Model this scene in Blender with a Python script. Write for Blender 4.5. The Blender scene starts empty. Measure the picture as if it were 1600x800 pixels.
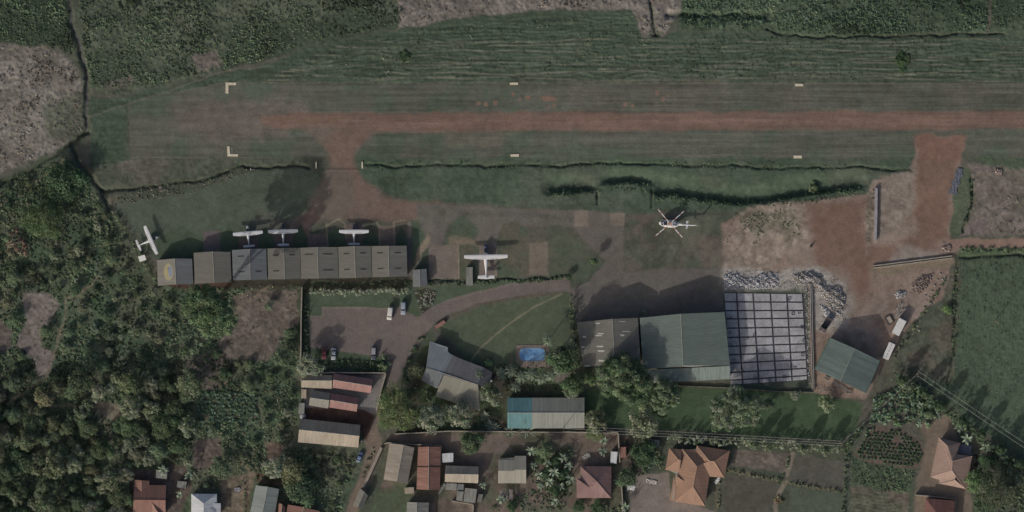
import bpy, math, random
import numpy as np
from mathutils import Vector, Matrix
random.seed(7); RNG = np.random.default_rng(11)
S = 0.235                                   # metres per plan unit (plan units: x east 0..1600, y south 0..800)
scene = bpy.context.scene
COL = scene.collection
def X(px): return (px - 800.0) * S
def Y(py): return (400.0 - py) * S
def PT(p): return (X(p[0]), Y(p[1]))
K = 0.60
def lin(c):
    out = []
    for v in c[:3]:
        v = v / 255.0
        out.append(v / 12.92 if v <= 0.04045 else ((v + 0.055) / 1.055) ** 2.4)
    return out
def A(r, g, b, k=K):
    """albedo of a surface from its sunlit colour"""
    c = lin((r, g, b)); y = .3*c[0]+.55*c[1]+.15*c[2]; q = .90
    return [min(0.85, (v*q+y*(1-q)) / k) for v in c]
# ------------------------------------------------------------------ tags and objects
def tag(o, label=None, cat=None, group=None, kind=None):
    if label: o['label'] = label
    if cat: o['category'] = cat
    if group: o['group'] = group
    if kind: o['kind'] = kind
    return o
def empty(name, loc, rz=0.0):
    o = bpy.data.objects.new(name, None); COL.objects.link(o)
    o.location = loc; o.rotation_euler = (0, 0, rz); o.empty_display_size = 0.5
    return o
def copy_tree(o, parent=None):
    c = o.copy(); COL.objects.link(c); c.parent = parent
    for ch in list(o.children): copy_tree(ch, c)
    return c
class MB:
    """collects faces, builds one mesh"""
    def __init__(s): s.v = []; s.f = []; s.m = []
    def add(s, vs, fs, m=0):
        b = len(s.v); s.v += [tuple(p) for p in vs]
        for f in fs: s.f.append([b + i for i in f]); s.m.append(m)
        return s
    def box(s, x0, x1, y0, y1, z0, z1, m=0, M=None):
        vs = [(x0,y0,z0),(x1,y0,z0),(x1,y1,z0),(x0,y1,z0),(x0,y0,z1),(x1,y0,z1),(x1,y1,z1),(x0,y1,z1)]
        if M is not None: vs = [M @ Vector(p) for p in vs]
        return s.add(vs, [(0,3,2,1),(4,5,6,7),(0,1,5,4),(1,2,6,5),(2,3,7,6),(3,0,4,7)], m)
    def prism(s, poly, z0, z1, m=0):
        area = sum(poly[i][0]*poly[(i+1)%len(poly)][1]-poly[(i+1)%len(poly)][0]*poly[i][1] for i in range(len(poly)))
        if area < 0: poly = poly[::-1]
        n = len(poly)
        vs = [(p[0],p[1],z0) for p in poly] + [(p[0],p[1],z1) for p in poly]
        fs = [tuple(range(n-1,-1,-1)), tuple(range(n,2*n))] + [(i,(i+1)%n,n+(i+1)%n,n+i) for i in range(n)]
        return s.add(vs, fs, m)
    def slab(s, pts, t, m=0):
        """a thick sheet: polygon pts (3D, any winding) and the same lowered by t"""
        n = len(pts); a = Vector((0,0,0))
        for i in range(n): a += Vector(pts[i]).cross(Vector(pts[(i+1)%n]))
        if a.z < 0: pts = pts[::-1]
        vs = list(pts) + [(p[0],p[1],p[2]-t) for p in pts]
        fs = [tuple(range(n)), tuple(range(2*n-1,n-1,-1))] + [((i+1)%n,i,n+i,n+(i+1)%n) for i in range(n)]
        return s.add(vs, fs, m)
    def tube(s, pts, r, n=6, m=0, cap=True):
        pts = [Vector(p) for p in pts]; rs = r if isinstance(r,(list,tuple)) else [r]*len(pts)
        vs = []
        for i, p in enumerate(pts):
            d = (pts[min(i+1,len(pts)-1)] - pts[max(i-1,0)]).normalized()
            u = d.cross(Vector((0,0,1)) if abs(d.z) < .9 else Vector((1,0,0))).normalized(); w = d.cross(u)
            for k in range(n):
                a = 2*math.pi*k/n; vs.append(p + (u*math.cos(a)+w*math.sin(a))*rs[i])
        fs = []
        for i in range(len(pts)-1):
            for k in range(n): fs.append((i*n+k, i*n+(k+1)%n, (i+1)*n+(k+1)%n, (i+1)*n+k))
        if cap: fs += [tuple(range(n)), tuple(range((len(pts)-1)*n+n-1,(len(pts)-1)*n-1,-1))]
        return s.add(vs, fs, m)
    def loft(s, rings, m=0, cap=True):
        n = len(rings[0]); vs = [p for r in rings for p in r]; fs = []
        for i in range(len(rings)-1):
            for k in range(n): fs.append((i*n+k, i*n+(k+1)%n, (i+1)*n+(k+1)%n, (i+1)*n+k))
        if cap: fs += [tuple(range(n-1,-1,-1)), tuple(range((len(rings)-1)*n, len(rings)*n))]
        return s.add(vs, fs, m)
    def build(s, name, mats, parent=None, smooth=False, uv=False):
        me = bpy.data.meshes.new(name); me.from_pydata([tuple(p) for p in s.v], [], s.f)
        if not isinstance(mats,(list,tuple)): mats = [mats]
        for m in mats: me.materials.append(m)
        me.polygons.foreach_set('material_index', s.m)
        if smooth: me.polygons.foreach_set('use_smooth', [True]*len(s.f))
        me.update()
        if uv:
            ul = me.uv_layers.new(name='plan')
            for p in me.polygons:
                nn = p.normal
                e = Vector((0,0,1)).cross(nn)
                e = e.normalized() if e.length > 1e-3 else Vector((1,0,0))
                w = nn.cross(e)
                for li in p.loop_indices:
                    co = me.vertices[me.loops[li].vertex_index].co
                    ul.data[li].uv = (co.dot(e), co.dot(w))
        o = bpy.data.objects.new(name, me); COL.objects.link(o)
        if parent is not None: o.parent = parent
        return o
def quads_mesh(name, P, mats, cols=None, parent=None, mi=None):
    """P (N,4,3) quads as one mesh, cols (N,3) per quad"""
    N = len(P); me = bpy.data.meshes.new(name)
    me.vertices.add(4*N); me.vertices.foreach_set('co', P.reshape(-1).astype(np.float32))
    me.loops.add(4*N); me.loops.foreach_set('vertex_index', np.arange(4*N, dtype=np.int32))
    me.polygons.add(N); me.polygons.foreach_set('loop_start', np.arange(0,4*N,4,dtype=np.int32))
    if not isinstance(mats,(list,tuple)): mats = [mats]
    for m in mats: me.materials.append(m)
    if mi is not None: me.polygons.foreach_set('material_index', mi.astype(np.int32))
    me.update(calc_edges=True)
    if cols is not None:
        at = me.color_attributes.new('tone', 'FLOAT_COLOR', 'POINT')
        c = np.ones((N,4,4), np.float32); c[:,:,:3] = cols[:,None,:]
        at.data.foreach_set('color', c.reshape(-1))
    o = bpy.data.objects.new(name, me); COL.objects.link(o)
    if parent is not None: o.parent = parent
    return o
# ------------------------------------------------------------------ materials
class NT:
    def __init__(s, name):
        s.mat = bpy.data.materials.new(name); s.mat.use_nodes = True; s.t = s.mat.node_tree
        s.b = s.t.nodes['Principled BSDF']
    def n(s, kind, **kw):
        nd = s.t.nodes.new(kind)
        for k, v in kw.items(): setattr(nd, k, v)
        return nd
    def l(s, a, b): s.t.links.new(a, b)
    def math(s, op, a, b=None):
        nd = s.n('ShaderNodeMath', operation=op)
        for i, v in enumerate((a, b)):
            if v is None: continue
            if isinstance(v, (int,float)): nd.inputs[i].default_value = v
            else: s.l(v, nd.inputs[i])
        return nd.outputs[0]
    def mix(s, fac, a, b, blend='MIX'):
        nd = s.n('ShaderNodeMix', data_type='RGBA', blend_type=blend)
        for sock, v in ((nd.inputs[0],fac),(nd.inputs[6],a),(nd.inputs[7],b)):
            if isinstance(v,(int,float)): sock.default_value = v
            elif isinstance(v,(list,tuple)): sock.default_value = (*v[:3],1)
            else: s.l(v, sock)
        return nd.outputs[2]
    def noise(s, vec, scale, detail=3, rough=.55):
        nd = s.n('ShaderNodeTexNoise'); nd.inputs['Scale'].default_value = scale
        nd.inputs['Detail'].default_value = detail; nd.inputs['Roughness'].default_value = rough
        s.l(vec, nd.inputs['Vector']); return nd.outputs['Fac']
    def remap(s, v, a, b, c, d):
        nd = s.n('ShaderNodeMapRange'); s.l(v, nd.inputs[0])
        for i, q in enumerate((a,b,c,d)): nd.inputs[i+1].default_value = q
        return nd.outputs[0]
    def out(s, col, rough=.8, metal=0.0, spec=.3):
        if isinstance(col,(list,tuple)): s.b.inputs['Base Color'].default_value = (*col[:3],1)
        else: s.l(col, s.b.inputs['Base Color'])
        s.b.inputs['Roughness'].default_value = rough; s.b.inputs['Metallic'].default_value = metal
        s.b.inputs['Specular IOR Level'].default_value = spec
        return s.mat
_mc = {}
def plain(name, col, rough=.7, var=.25, scale=.8, metal=0.0, spec=.3):
    """painted or raw surface with blotchy wear"""
    if name in _mc: return _mc[name]
    t = NT(name); geo = t.n('ShaderNodeTexCoord')
    n1 = t.noise(geo.outputs['Object'], scale, 4); n2 = t.noise(geo.outputs['Object'], scale*6, 2)
    f = t.remap(n1,.3,.7,1-var,1+var*.6); g = t.remap(n2,.3,.7,1-var*.5,1+var*.5)
    v = t.math('MULTIPLY', f, g)
    c = t.mix(1.0, list(col), v, 'MULTIPLY')
    _mc[name] = t.out(c, rough, metal, spec); return _mc[name]
def sheet_roof(name, col, seam=1.0, stain=.3, rough=.55, rust=None, width=.10, tone=.10, spec=.3):
    """profiled metal sheets: seams run down the slope, each sheet a little different, streaky dirt"""
    if name in _mc: return _mc[name]
    t = NT(name); uv = t.n('ShaderNodeUVMap'); uv.uv_map = 'plan'
    sep = t.n('ShaderNodeSeparateXYZ'); t.l(uv.outputs[0], sep.inputs[0])
    u = t.math('DIVIDE', sep.outputs[0], seam)
    fr = t.math('FRACT', u); fl = t.math('FLOOR', u)
    wn = t.n('ShaderNodeTexWhiteNoise', noise_dimensions='1D'); t.l(fl, wn.inputs['W'])
    sh = t.remap(wn.outputs[0], 0, 1, 1-tone, 1+tone)
    line = t.math('LESS_THAN', fr, width)
    lf = t.remap(line, 0, 1, 1, .84)
    mp = t.n('ShaderNodeMapping'); mp.inputs['Scale'].default_value = (1.3,.22,1); t.l(uv.outputs[0], mp.inputs[0])
    st = t.noise(mp.outputs[0], 1.2, 4); sf = t.remap(st,.3,.72,1+stain*.45,1-stain)
    bl = t.noise(uv.outputs[0], .23, 3); bf = t.remap(bl,.3,.7,1-stain*.5,1+stain*.4)
    v = t.math('MULTIPLY', t.math('MULTIPLY', sh, lf), t.math('MULTIPLY', sf, bf))
    c = t.mix(1.0, list(col), v, 'MULTIPLY')
    if rust is not None:
        rn = t.noise(uv.outputs[0], .55, 5, .7); rf = t.remap(rn,.55,.72,0,.8)
        c = t.mix(rf, c, list(rust))
    bw = t.math('SINE', t.math('MULTIPLY', sep.outputs[0], 2*math.pi/.25))
    bp = t.n('ShaderNodeBump'); bp.inputs['Strength'].default_value = .25; bp.inputs['Distance'].default_value = .02
    t.l(bw, bp.inputs['Height']); t.l(bp.outputs[0], t.b.inputs['Normal'])
    _mc[name] = t.out(c, rough, 0, spec); return _mc[name]
def leaf_mat(name='leaf'):
    t = NT(name); at = t.n('ShaderNodeAttribute'); at.attribute_name = 'tone'
    oi = t.n('ShaderNodeObjectInfo')
    c = t.mix(1.0, at.outputs['Color'], oi.outputs['Color'], 'MULTIPLY')
    t.l(c, t.b.inputs['Base Color']); t.b.inputs['Roughness'].default_value = .75
    t.b.inputs['Specular IOR Level'].default_value = .2
    tr = t.n('ShaderNodeBsdfTranslucent'); t.l(c, tr.inputs[0])
    mx = t.n('ShaderNodeMixShader'); mx.inputs[0].default_value = .38
    o = t.t.nodes['Material Output']
    t.l(t.b.outputs[0], mx.inputs[1]); t.l(tr.outputs[0], mx.inputs[2]); t.l(mx.outputs[0], o.inputs[0])
    return t.mat
def ground_mat():
    t = NT('soil and turf'); at = t.n('ShaderNodeAttribute'); at.attribute_name = 'tone'
    geo = t.n('ShaderNodeNewGeometry')
    n1 = t.noise(geo.outputs['Position'], 1.6, 5, .7); n2 = t.noise(geo.outputs['Position'], .35, 4, .6)
    v = t.math('MULTIPLY', t.remap(n1,.3,.7,.80,1.18), t.remap(n2,.3,.7,.90,1.09))
    c = t.mix(1.0, at.outputs['Color'], v, 'MULTIPLY')
    bp = t.n('ShaderNodeBump'); bp.inputs['Strength'].default_value = .5; bp.inputs['Distance'].default_value = .05
    t.l(n1, bp.inputs['Height']); t.l(bp.outputs[0], t.b.inputs['Normal'])
    return t.out(c, .95, 0, .1)
LEAF = leaf_mat(); GROUND = ground_mat()
BARK = plain('bark', A(78,70,60), .95, .4, 3)
# ------------------------------------------------------------------ noise in numpy
def vnoise(x, y, scale, seed):
    r = np.random.default_rng(seed).random((256,256)).astype(np.float32)
    x = x/scale + 1000.0; y = y/scale + 1000.0
    xi = np.floor(x).astype(np.int64); yi = np.floor(y).astype(np.int64)
    fx = x-xi; fy = y-yi; fx = fx*fx*(3-2*fx); fy = fy*fy*(3-2*fy)
    a = r[yi&255, xi&255]; b = r[yi&255,(xi+1)&255]; c = r[(yi+1)&255, xi&255]; d = r[(yi+1)&255,(xi+1)&255]
    return (a*(1-fx)+b*fx)*(1-fy)+(c*(1-fx)+d*fx)*fy
def fbm(x, y, scale, seed, octv=4, g=.5):
    t = np.zeros_like(x, dtype=np.float32); amp = 1.0; tot = 0
    for i in range(octv):
        t += amp*vnoise(x,y,scale/(2**i),seed+i*17); tot += amp; amp *= g
    return t/tot*2-1                                              # about -0.6 .. 0.6
def poly_sd(poly, x, y):
    """signed distance, inside positive"""
    d2 = np.full(x.shape, 1e12); ins = np.zeros(x.shape, bool); n = len(poly)
    for i in range(n):
        x0,y0 = poly[i]; x1,y1 = poly[(i+1)%n]
        dx,dy = x1-x0, y1-y0; L = dx*dx+dy*dy+1e-9
        t = np.clip(((x-x0)*dx+(y-y0)*dy)/L,0,1)
        d2 = np.minimum(d2,(x-x0-t*dx)**2+(y-y0-t*dy)**2)
        if y0 != y1:
            c = (y0>y)!=(y1>y)
            ins ^= c & (x < (x1-x0)*(y-y0)/(y1-y0)+x0)
    d = np.sqrt(d2); return np.where(ins,d,-d)
def line_d(pl, x, y):
    d2 = np.full(x.shape, 1e12)
    for i in range(len(pl)-1):
        x0,y0 = pl[i]; x1,y1 = pl[i+1]
        dx,dy = x1-x0,y1-y0; L = dx*dx+dy*dy+1e-9
        t = np.clip(((x-x0)*dx+(y-y0)*dy)/L,0,1)
        d2 = np.minimum(d2,(x-x0-t*dx)**2+(y-y0-t*dy)**2)
    return np.sqrt(d2)
def sstep(a, b, v):
    t = np.clip((v-a)/(b-a),0,1); return t*t*(3-2*t)
# ================================================================== TERRAIN (one grid, cut into named surfaces)
def axis(a, b, step, far):
    core = np.arange(a, b+step*.5, step); out = []; d = step; p = b
    while p < b+far: d *= 1.28; p += d; out.append(p)
    o = np.array(out); return np.concatenate([(a-(o-b))[::-1], core, o])
gx = axis(-60, 1660, 1.7, 2600); gy = axis(-60, 860, 1.7, 2600)
GX, GY = np.meshgrid(gx, gy)
WX = fbm(GX,GY,22,1)*1.0; WY = fbm(GX,GY,22,2)*1.0                 # edge wander
N1 = fbm(GX,GY,60,3,5,.6); N2 = fbm(GX,GY,9,4,3,.6); N3 = RNG.random(GX.shape)*2-1
STREAK = fbm(GX/14,GY,4.5,5,3,.6); STREAK2 = fbm(GX/40,GY,2.6,6,2,.6)
C = np.empty(GX.shape+(3,)); C[:] = A(69,76,65)
AMP = np.full(GX.shape, .05); H = np.zeros(GX.shape); ZI = np.zeros(GX.shape, np.int32)
C *= (1+.22*N1+.16*N2)[...,None]
dryb = np.clip(fbm(GX,GY,70,77,4)*2.2+.15,0,1)[...,None]
C = C*(1-dryb*.55)+np.array(A(92,86,78))*dryb*.55
zone_names = ['ground']
def zone(name, poly, col, soft=1.5, warp=3.0, alpha=1.0, var=.12, fine=.10, streak=0.0, amp=.03, new=True, col2=None, k2=40):
    px = GX+WX*warp*2; py = GY+WY*warp*2
    x0=min(p[0] for p in poly)-30; x1=max(p[0] for p in poly)+30; y0=min(p[1] for p in poly)-30; y1=max(p[1] for p in poly)+30
    jx = np.where((gx>=x0)&(gx<=x1))[0]; jy = np.where((gy>=y0)&(gy<=y1))[0]
    if len(jx)==0 or len(jy)==0: return
    sl = (slice(jy[0],jy[-1]+1), slice(jx[0],jx[-1]+1))
    sd = poly_sd(poly, px[sl], py[sl])
    m = sstep(-soft, soft, sd)*alpha
    base = np.array(col)
    t = 1+var*1.3*N1[sl]+fine*1.6*N2[sl]+.05*N3[sl]+streak*(STREAK[sl]+.7*STREAK2[sl])
    cc = base*t[...,None]
    if col2 is not None:
        f = np.clip(fbm(GX[sl],GY[sl],k2,sum(map(ord,name or 'x'))%97+int(x0)%53,4)*2.4+.35,0,1)[...,None]
        cc = cc*(1-f)+np.array(col2)*t[...,None]*f
    C[sl] = C[sl]*(1-m[...,None])+cc*m[...,None]
    AMP[sl] = AMP[sl]*(1-m)+amp*m
    if new and name:
        zone_names.append(name); ZI[sl][sd>0] = len(zone_names)-1
def stroke(pl, w, col, alpha=1.0, name=None, warp=1.0, soft=.9, dz=0.0, profile=None, var=.15):
    x0=min(p[0] for p in pl)-30; x1=max(p[0] for p in pl)+30; y0=min(p[1] for p in pl)-30; y1=max(p[1] for p in pl)+30
    jx = np.where((gx>=x0)&(gx<=x1))[0]; jy = np.where((gy>=y0)&(gy<=y1))[0]
    if len(jx)==0 or len(jy)==0: return
    sl = (slice(jy[0],jy[-1]+1), slice(jx[0],jx[-1]+1))
    d = line_d(pl, (GX+WX*warp*2)[sl], (GY+WY*warp*2)[sl])
    if col is not None:
        m = (1-sstep(w/2-soft, w/2+soft, d))*alpha
        cc = np.array(col)*(1+var*N2[sl]+.06*N3[sl])[...,None]
        C[sl] = C[sl]*(1-m[...,None])+cc*m[...,None]
    if dz:
        nz = 1+1.0*fbm(GX[sl],GY[sl],16,55,3)
        H[sl] += dz*np.clip(nz,.35,1.5)*np.exp(-(d/(w*.55*np.clip(1+.9*N2[sl],.6,1.5)))**2)
    if name:
        zone_names.append(name); ZI[sl][d<w/2] = len(zone_names)-1
G_STRIP=A(78,84,74); G_FIELD=A(66,78,66); RED=A(106,87,77); DIRT=A(100,89,82); ASPH=A(92,88,84); LAWN=A(72,84,69); DRY=A(113,107,101)
SANDY=A(122,108,98); YARD=A(112,95,86); GREEN=A(62,76,60); DARKG=A(56,66,54); PAVE=A(100,92,88); LANE=A(104,93,84); CROP=A(64,78,62)
# -- north: scrub floor, dry fields, mown field
zone('scrubland', [(-60,-60),(108,-60),(112,80),(60,74),(-60,64)], A(52,62,50), 3, 4, amp=.12)
zone('dry_field', [(-60,66),(60,74),(112,92),(126,130),(130,205),(112,222),(40,255),(-60,290)], A(110,106,100), 3, 4, var=.16, fine=.22, amp=.12, col2=A(98,94,87))
zone(None, [(60,160),(128,150),(128,205),(70,225)], A(74,82,68), 10, 6, .7, new=False, amp=.12)
zone('scrubland', [(118,-60),(628,-60),(626,38),(560,54),(480,72),(410,96),(345,112),(262,132),(200,148),(140,140),(132,80)], A(60,70,57), 3, 4, amp=.13, var=.25, col2=A(78,86,72), k2=55)
zone('dry_field', [(622,-60),(1068,-60),(1068,10),(1050,36),(1036,56),(1006,58),(985,14),(800,17),(722,27),(640,44),(622,42)], A(106,101,96), 2, 3, var=.2, fine=.24, amp=.12)
zone('scrubland', [(1066,-60),(1660,-60),(1660,56),(1540,50),(1360,56),(1290,58),(1200,50),(1060,46)], A(57,70,55), 2.5, 3, amp=.12, var=.25, col2=A(72,84,68), k2=50)
zone('mown_field', [(140,150),(205,152),(262,136),(345,118),(420,99),(480,76),(560,58),(625,44),(640,46),(722,30),(800,20),(985,16),(1006,60),(1040,58),(1060,50),(1140,50),(1200,54),(1300,60),(1480,56),(1660,56),(1660,132),(360,132),(200,165),(200,250),(170,290),(140,262)], A(64,76,63), 2, 3, var=.10, fine=.14, streak=.30, amp=.07)
for i, y in enumerate([64,72,80,88,95,101,107,113,119,124]):         # pale cut lines, each wandering
    pl = [(x, y+2.2*math.sin(x/90.0+i*1.7)+1.2*math.sin(x/31.0+i)) for x in range(560 if y<70 else 420+int((124-y)*2), 1660, 40)]
    for k in range(0, len(pl)-1, 1):
        if random.random() < .72: stroke(pl[k:k+2], 1.9, A(104,104,92), random.uniform(.35,.9), warp=.6)
zone(None, [(300,86),(338,80),(348,100),(322,112),(308,108)], A(100,92,88), 3, 3, .8, fine=.3, new=False, amp=.12)
zone(None, [(160,126),(208,114),(210,130),(165,138)], A(98,92,84), 4, 4, .7, new=False)
for a in ([(140,182),(270,140),(345,112),(420,104)],[(200,162),(262,146),(355,129)]): stroke(a, 1.6, A(110,104,94), .55)
# -- airstrip
zone('airstrip_grass', [(201,162),(262,146),(355,130),(1660,130),(1660,247),(1430,247),(206,246)], A(82,84,76), 1.2, .8, var=.12, fine=.08, streak=.24, amp=.025, col2=A(74,83,72))
zone(None, [(270,165),(330,150),(420,158),(480,172),(480,206),(420,214),(340,222),(285,200)], A(99,91,85), 12, 9, .75, var=.25, new=False, streak=.15)
zone(None, [(690,206),(800,206),(790,230),(700,226)], A(96,90,80), 9, 7, .5, new=False, streak=.2)
zone(None, [(760,128),(1660,128),(1660,172),(900,172)], A(86,84,76), 14, 8, .5, new=False, streak=.3)
zone('runway', [(404,184),(440,177),(560,176),(700,176),(1100,175),(1660,172),(1660,201),(1400,203),(1000,204),(640,206),(560,207),(470,203),(412,196)], RED, 3.0, 2.0, var=.08, fine=.06, streak=.20, amp=.015, col2=A(100,84,77))
zone(None, [(620,187),(1660,185),(1660,193),(620,196)], A(114,93,84), 4, 2, .6, new=False, streak=.25)
for y0,cc_,al in ((180,A(112,94,85),.45),(184.5,A(97,79,71),.5),(190.5,A(97,79,71),.5),(194,A(116,98,88),.5),(198.5,A(99,82,74),.4)):
    pl=[(x,y0+1.0*math.sin(x/140.0+y0)+(0 if x>640 else (640-x)*.012)) for x in range(450,1661,30)]
    for k in range(len(pl)-1):
        if random.random()<.8: stroke(pl[k:k+2],1.5,cc_,al*random.uniform(.4,1),warp=.5,soft=.8)
for (x,y,a,b) in [(747,161,4,2.6),(759,162,4,4),(775,161,3,4),(802,148,3,2.4),(813,155,2.8,2.6),(826,153,5,3),(858,154,12,4),(866,164,2.5,4),(856,167,2,2),(977,164,3,3),(989,165,3,3),(1027,145,3,4),(1037,154,2.6,4),(1044,148,1.8,1.6)]:
    zone(None, [(x-a,y-b*.6),(x-a*.4,y-b),(x+a*.7,y-b*.8),(x+a,y),(x+a*.6,y+b),(x-a*.6,y+b*.9)], A(114,92,80), 1.2, 1.5, .9, new=False)
stroke([(355,129),(800,129),(1660,131)], 1.8, A(104,98,88), .5); stroke([(206,246),(420,246)], 1.6, A(104,98,88), .7); stroke([(201,162),(206,246)], 1.6, A(96,90,80), .6)
# -- verge south of the strip, apron dirt
zone('verge_lawn', [(205,247),(490,247),(490,258),(380,262),(330,282),(250,296),(165,296),(140,262),(200,250)], A(72,79,68), 2, 3, var=.2, fine=.2, amp=.07, col2=A(86,84,76))
zone('verge_lawn', [(180,318),(300,298),(395,268),(490,262),(500,290),(486,330),(478,392),(240,400),(205,352)], A(74,83,71), 2.5, 3, var=.15, fine=.1, amp=.03)
zone('verge_lawn', [(556,247),(1430,247),(1424,272),(1352,300),(1270,308),(1168,322),(1128,345),(980,335),(880,328),(760,320),(650,314),(606,304),(574,288),(560,268)], A(66,79,65), 2, 2.5, var=.2, fine=.16, streak=.1, amp=.05, col2=A(73,82,70))
zone('heli_lawn', [(975,333),(1130,332),(1172,320),(1150,380),(1128,421),(975,425)], A(74,81,69), 2.5, 3, var=.25, fine=.16, amp=.03, col2=A(90,84,76), k2=24)
zone('taxiway', [(470,198),(590,203),(566,228),(556,246),(558,264),(574,288),(606,304),(650,315),(720,320),(800,325),(880,330),(880,352),(800,352),(760,372),(742,372),(700,345),(690,372),(668,382),(640,345),(520,345),(486,352),(478,388),(440,352),(482,330),(497,290),(512,266),(512,240),(500,222)], A(96,88,80), 6, 3, var=.14, fine=.1, amp=.015, col2=A(102,86,78))
zone(None, [(520,205),(575,207),(553,240),(552,262),(516,262),(516,236)], A(106,88,78), 4, 3, .8, new=False)
zone(None, [(560,290),(620,316),(700,330),(690,350),(560,330)], A(104,90,82), 12, 6, .6, new=False)
zone(None, [(400,330),(480,350),(480,390),(400,390)], A(92,84,78), 14, 5, .5, new=False)
zone('apron', [(652,318),(720,322),(800,326),(900,328),(975,334),(975,425),(1060,420),(1128,421),(1131,488),(1063,492),(999,498),(903,505),(893,480),(888,452),(920,440),(945,408),(922,384),(897,356),(800,352),(775,380),(738,376),(700,348),(690,385),(655,388)], ASPH, 1.8, 1.5, var=.12, fine=.08, amp=.01, col2=A(94,90,84))
stroke([(905,345),(880,338),(800,335),(690,330)], 9, A(84,79,78), .5, warp=5, soft=4); stroke([(678,330),(690,370),(684,388)], 7, A(84,79,78), .5, warp=4, soft=4)
zone(None, [(655,322),(800,326),(900,330),(905,345),(800,346),(700,342),(660,352)], A(82,84,76), 8, 8, .4, var=.3, fine=.3, new=False)
zone('grass_island', [(700,352),(722,334),(748,356),(742,376),(702,380)], A(72,82,68), 2.5, 3, amp=.03)
zone(None, [(698,372),(748,372),(748,384),(700,384)], A(112,100,86), 4, 3, .8, new=False)
zone('grass_island', [(786,350),(812,346),(826,366),(828,432),(790,432),(722,434),(718,386),(748,384),(775,380)], A(72,81,68), 2, 2.5, amp=.03, col2=A(86,82,72))
zone('grass_island', [(858,352),(890,354),(918,384),(942,410),(918,434),(886,434),(856,430),(852,380)], A(72,82,68), 2.5, 3, amp=.03, col2=A(82,82,72))
zone('grass_island', [(636,345),(655,345),(668,378),(655,392),(642,412),(640,400)], A(70,82,67), 3, 3, amp=.03)
# hangar pads
for (x0,x1,y0,y1,c) in [(318,343,362,395,A(92,84,84)),(372,402,372,390,A(88,80,78)),(428,456,366,390,A(88,80,78)),(482,512,366,388,A(98,88,84)),(541,566,350,388,A(94,84,80)),(592,618,353,386,A(104,92,84)),(637,642,346,372,A(108,96,90)),(637,642,372,440,A(88,82,82)),(670,716,384,436,A(105,97,90)),(827,856,379,430,A(105,98,88)),(748,776,380,432,A(104,96,90))]:
    zone('hangar_pad', [(x0,y0),(x1,y0-1),(x1+1,y1),(x0,y1)], c, .8, .6, amp=.008, var=.1)
for (x0,x1) in [(246,318),(344,372),(403,428),(457,482),(513,540),(567,592),(618,636)]:
    zone('grass_bay', [(x0,372),((x0+x1)/2,352),(x1,372),(x1,404 if x0<300 else 392),(x0,404 if x0<300 else 392)], A(66,78,63), 1.4, 1.5, amp=.03, new=(x0>300))
for pl in ([(512,352),(529,342),(539,349),(541,372)],[(575,342),(588,344),(593,356),(594,384)],[(617,346),(634,344)],[(616,347),(616,384)],[(510,350),(512,384)],[(716,384),(717,434)],[(775,420),(776,432)]): stroke(pl, 1.8, A(128,118,98), .85, warp=.5)
zone('sandy_path', [(668,366),(656,384),(648,410),(652,412),(668,386),(672,370)], A(124,112,96), 2, 2, .9, amp=.01)
for q in ([(897,328),(919,328),(919,354),(897,354)],[(953,334),(976,334),(976,352),(953,351)]): zone('paver_patch', q, A(112,103,94), .6, .4, var=.25, fine=.15, amp=.008)
stroke([(976,335),(976,425)], 1.4, A(78,78,70), .7)
# -- builders' yard
zone('dirt_yard', [(1130,350),(1170,324),(1270,312),(1352,302),(1364,280),(1422,268),(1434,212),(1508,212),(1500,262),(1492,330),(1484,372),(1660,372),(1660,386),(1502,388),(1482,422),(1470,470),(1425,505),(1385,560),(1352,625),(1268,612),(1262,445),(1215,432),(1130,430)], A(114,99,90), 2.5, 3, var=.18, fine=.18, amp=.035, col2=A(122,110,101))
zone(None, [(1170,324),(1262,314),(1262,380),(1180,430),(1130,420),(1145,370)], A(128,117,106), 8, 6, .85, fine=.35, new=False, amp=.05)
zone(None, [(1140,330),(1250,320),(1245,365),(1180,362)], A(86,90,76), 8, 9, .5, fine=.5, new=False, amp=.1)
zone(None, [(985,345),(1120,340),(1125,415),(980,420)], A(92,86,78), 14, 10, .3, fine=.3, var=.3, new=False)
zone('red_road', [(1266,318),(1350,312),(1352,400),(1366,385),(1432,370),(1432,212),(1506,212),(1494,262),(1484,330),(1480,372),(1440,392),(1366,412),(1350,470),(1330,505),(1300,450),(1276,430),(1268,380)], A(108,86,75), 8, 4, .95, var=.12, fine=.1, amp=.02, col2=A(104,85,74))
zone(None, [(1432,214),(1506,214),(1500,250),(1434,250)], A(112,87,77), 4, 3, .8, new=False)
zone('red_road', [(1478,373),(1660,373),(1660,386),(1490,387)], A(120,100,90), 2, 1.5, amp=.015)
zone(None, [(1354,296),(1366,296),(1366,378),(1354,380)], A(104,98,88), 2, 3, .8, fine=.5, new=False, amp=.12)
zone('grey_field', [(1512,252),(1560,262),(1660,262),(1660,368),(1500,368),(1508,330),(1518,280)], A(100,93,89), 3, 4, var=.2, fine=.25, amp=.08, col2=A(94,90,82))
zone('verge_lawn', [(1494,262),(1518,262),(1518,290),(1506,340),(1500,364),(1484,362),(1490,320)], A(76,86,70), 2, 2, amp=.05)
zone('verge_lawn', [(1508,247),(1660,247),(1660,268),(1560,262)], A(66,78,63), 3, 4, amp=.07)
zone(None, [(1375,270),(1428,268),(1428,330),(1400,360),(1372,375)], A(112,104,96), 5, 4, .8, fine=.3, new=False, amp=.05)
zone(None, [(1400,380),(1470,395),(1440,405),(1390,412)], A(128,122,116), 8, 6, .7, new=False)
zone(None, [(1128,424),(1175,418),(1215,424),(1240,420),(1275,420),(1316,440),(1332,465),(1326,500),(1300,520),(1276,515),(1264,450),(1215,454),(1130,456)], A(138,134,129), 6, 5, .9, fine=.25, new=False, amp=.06)
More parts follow.
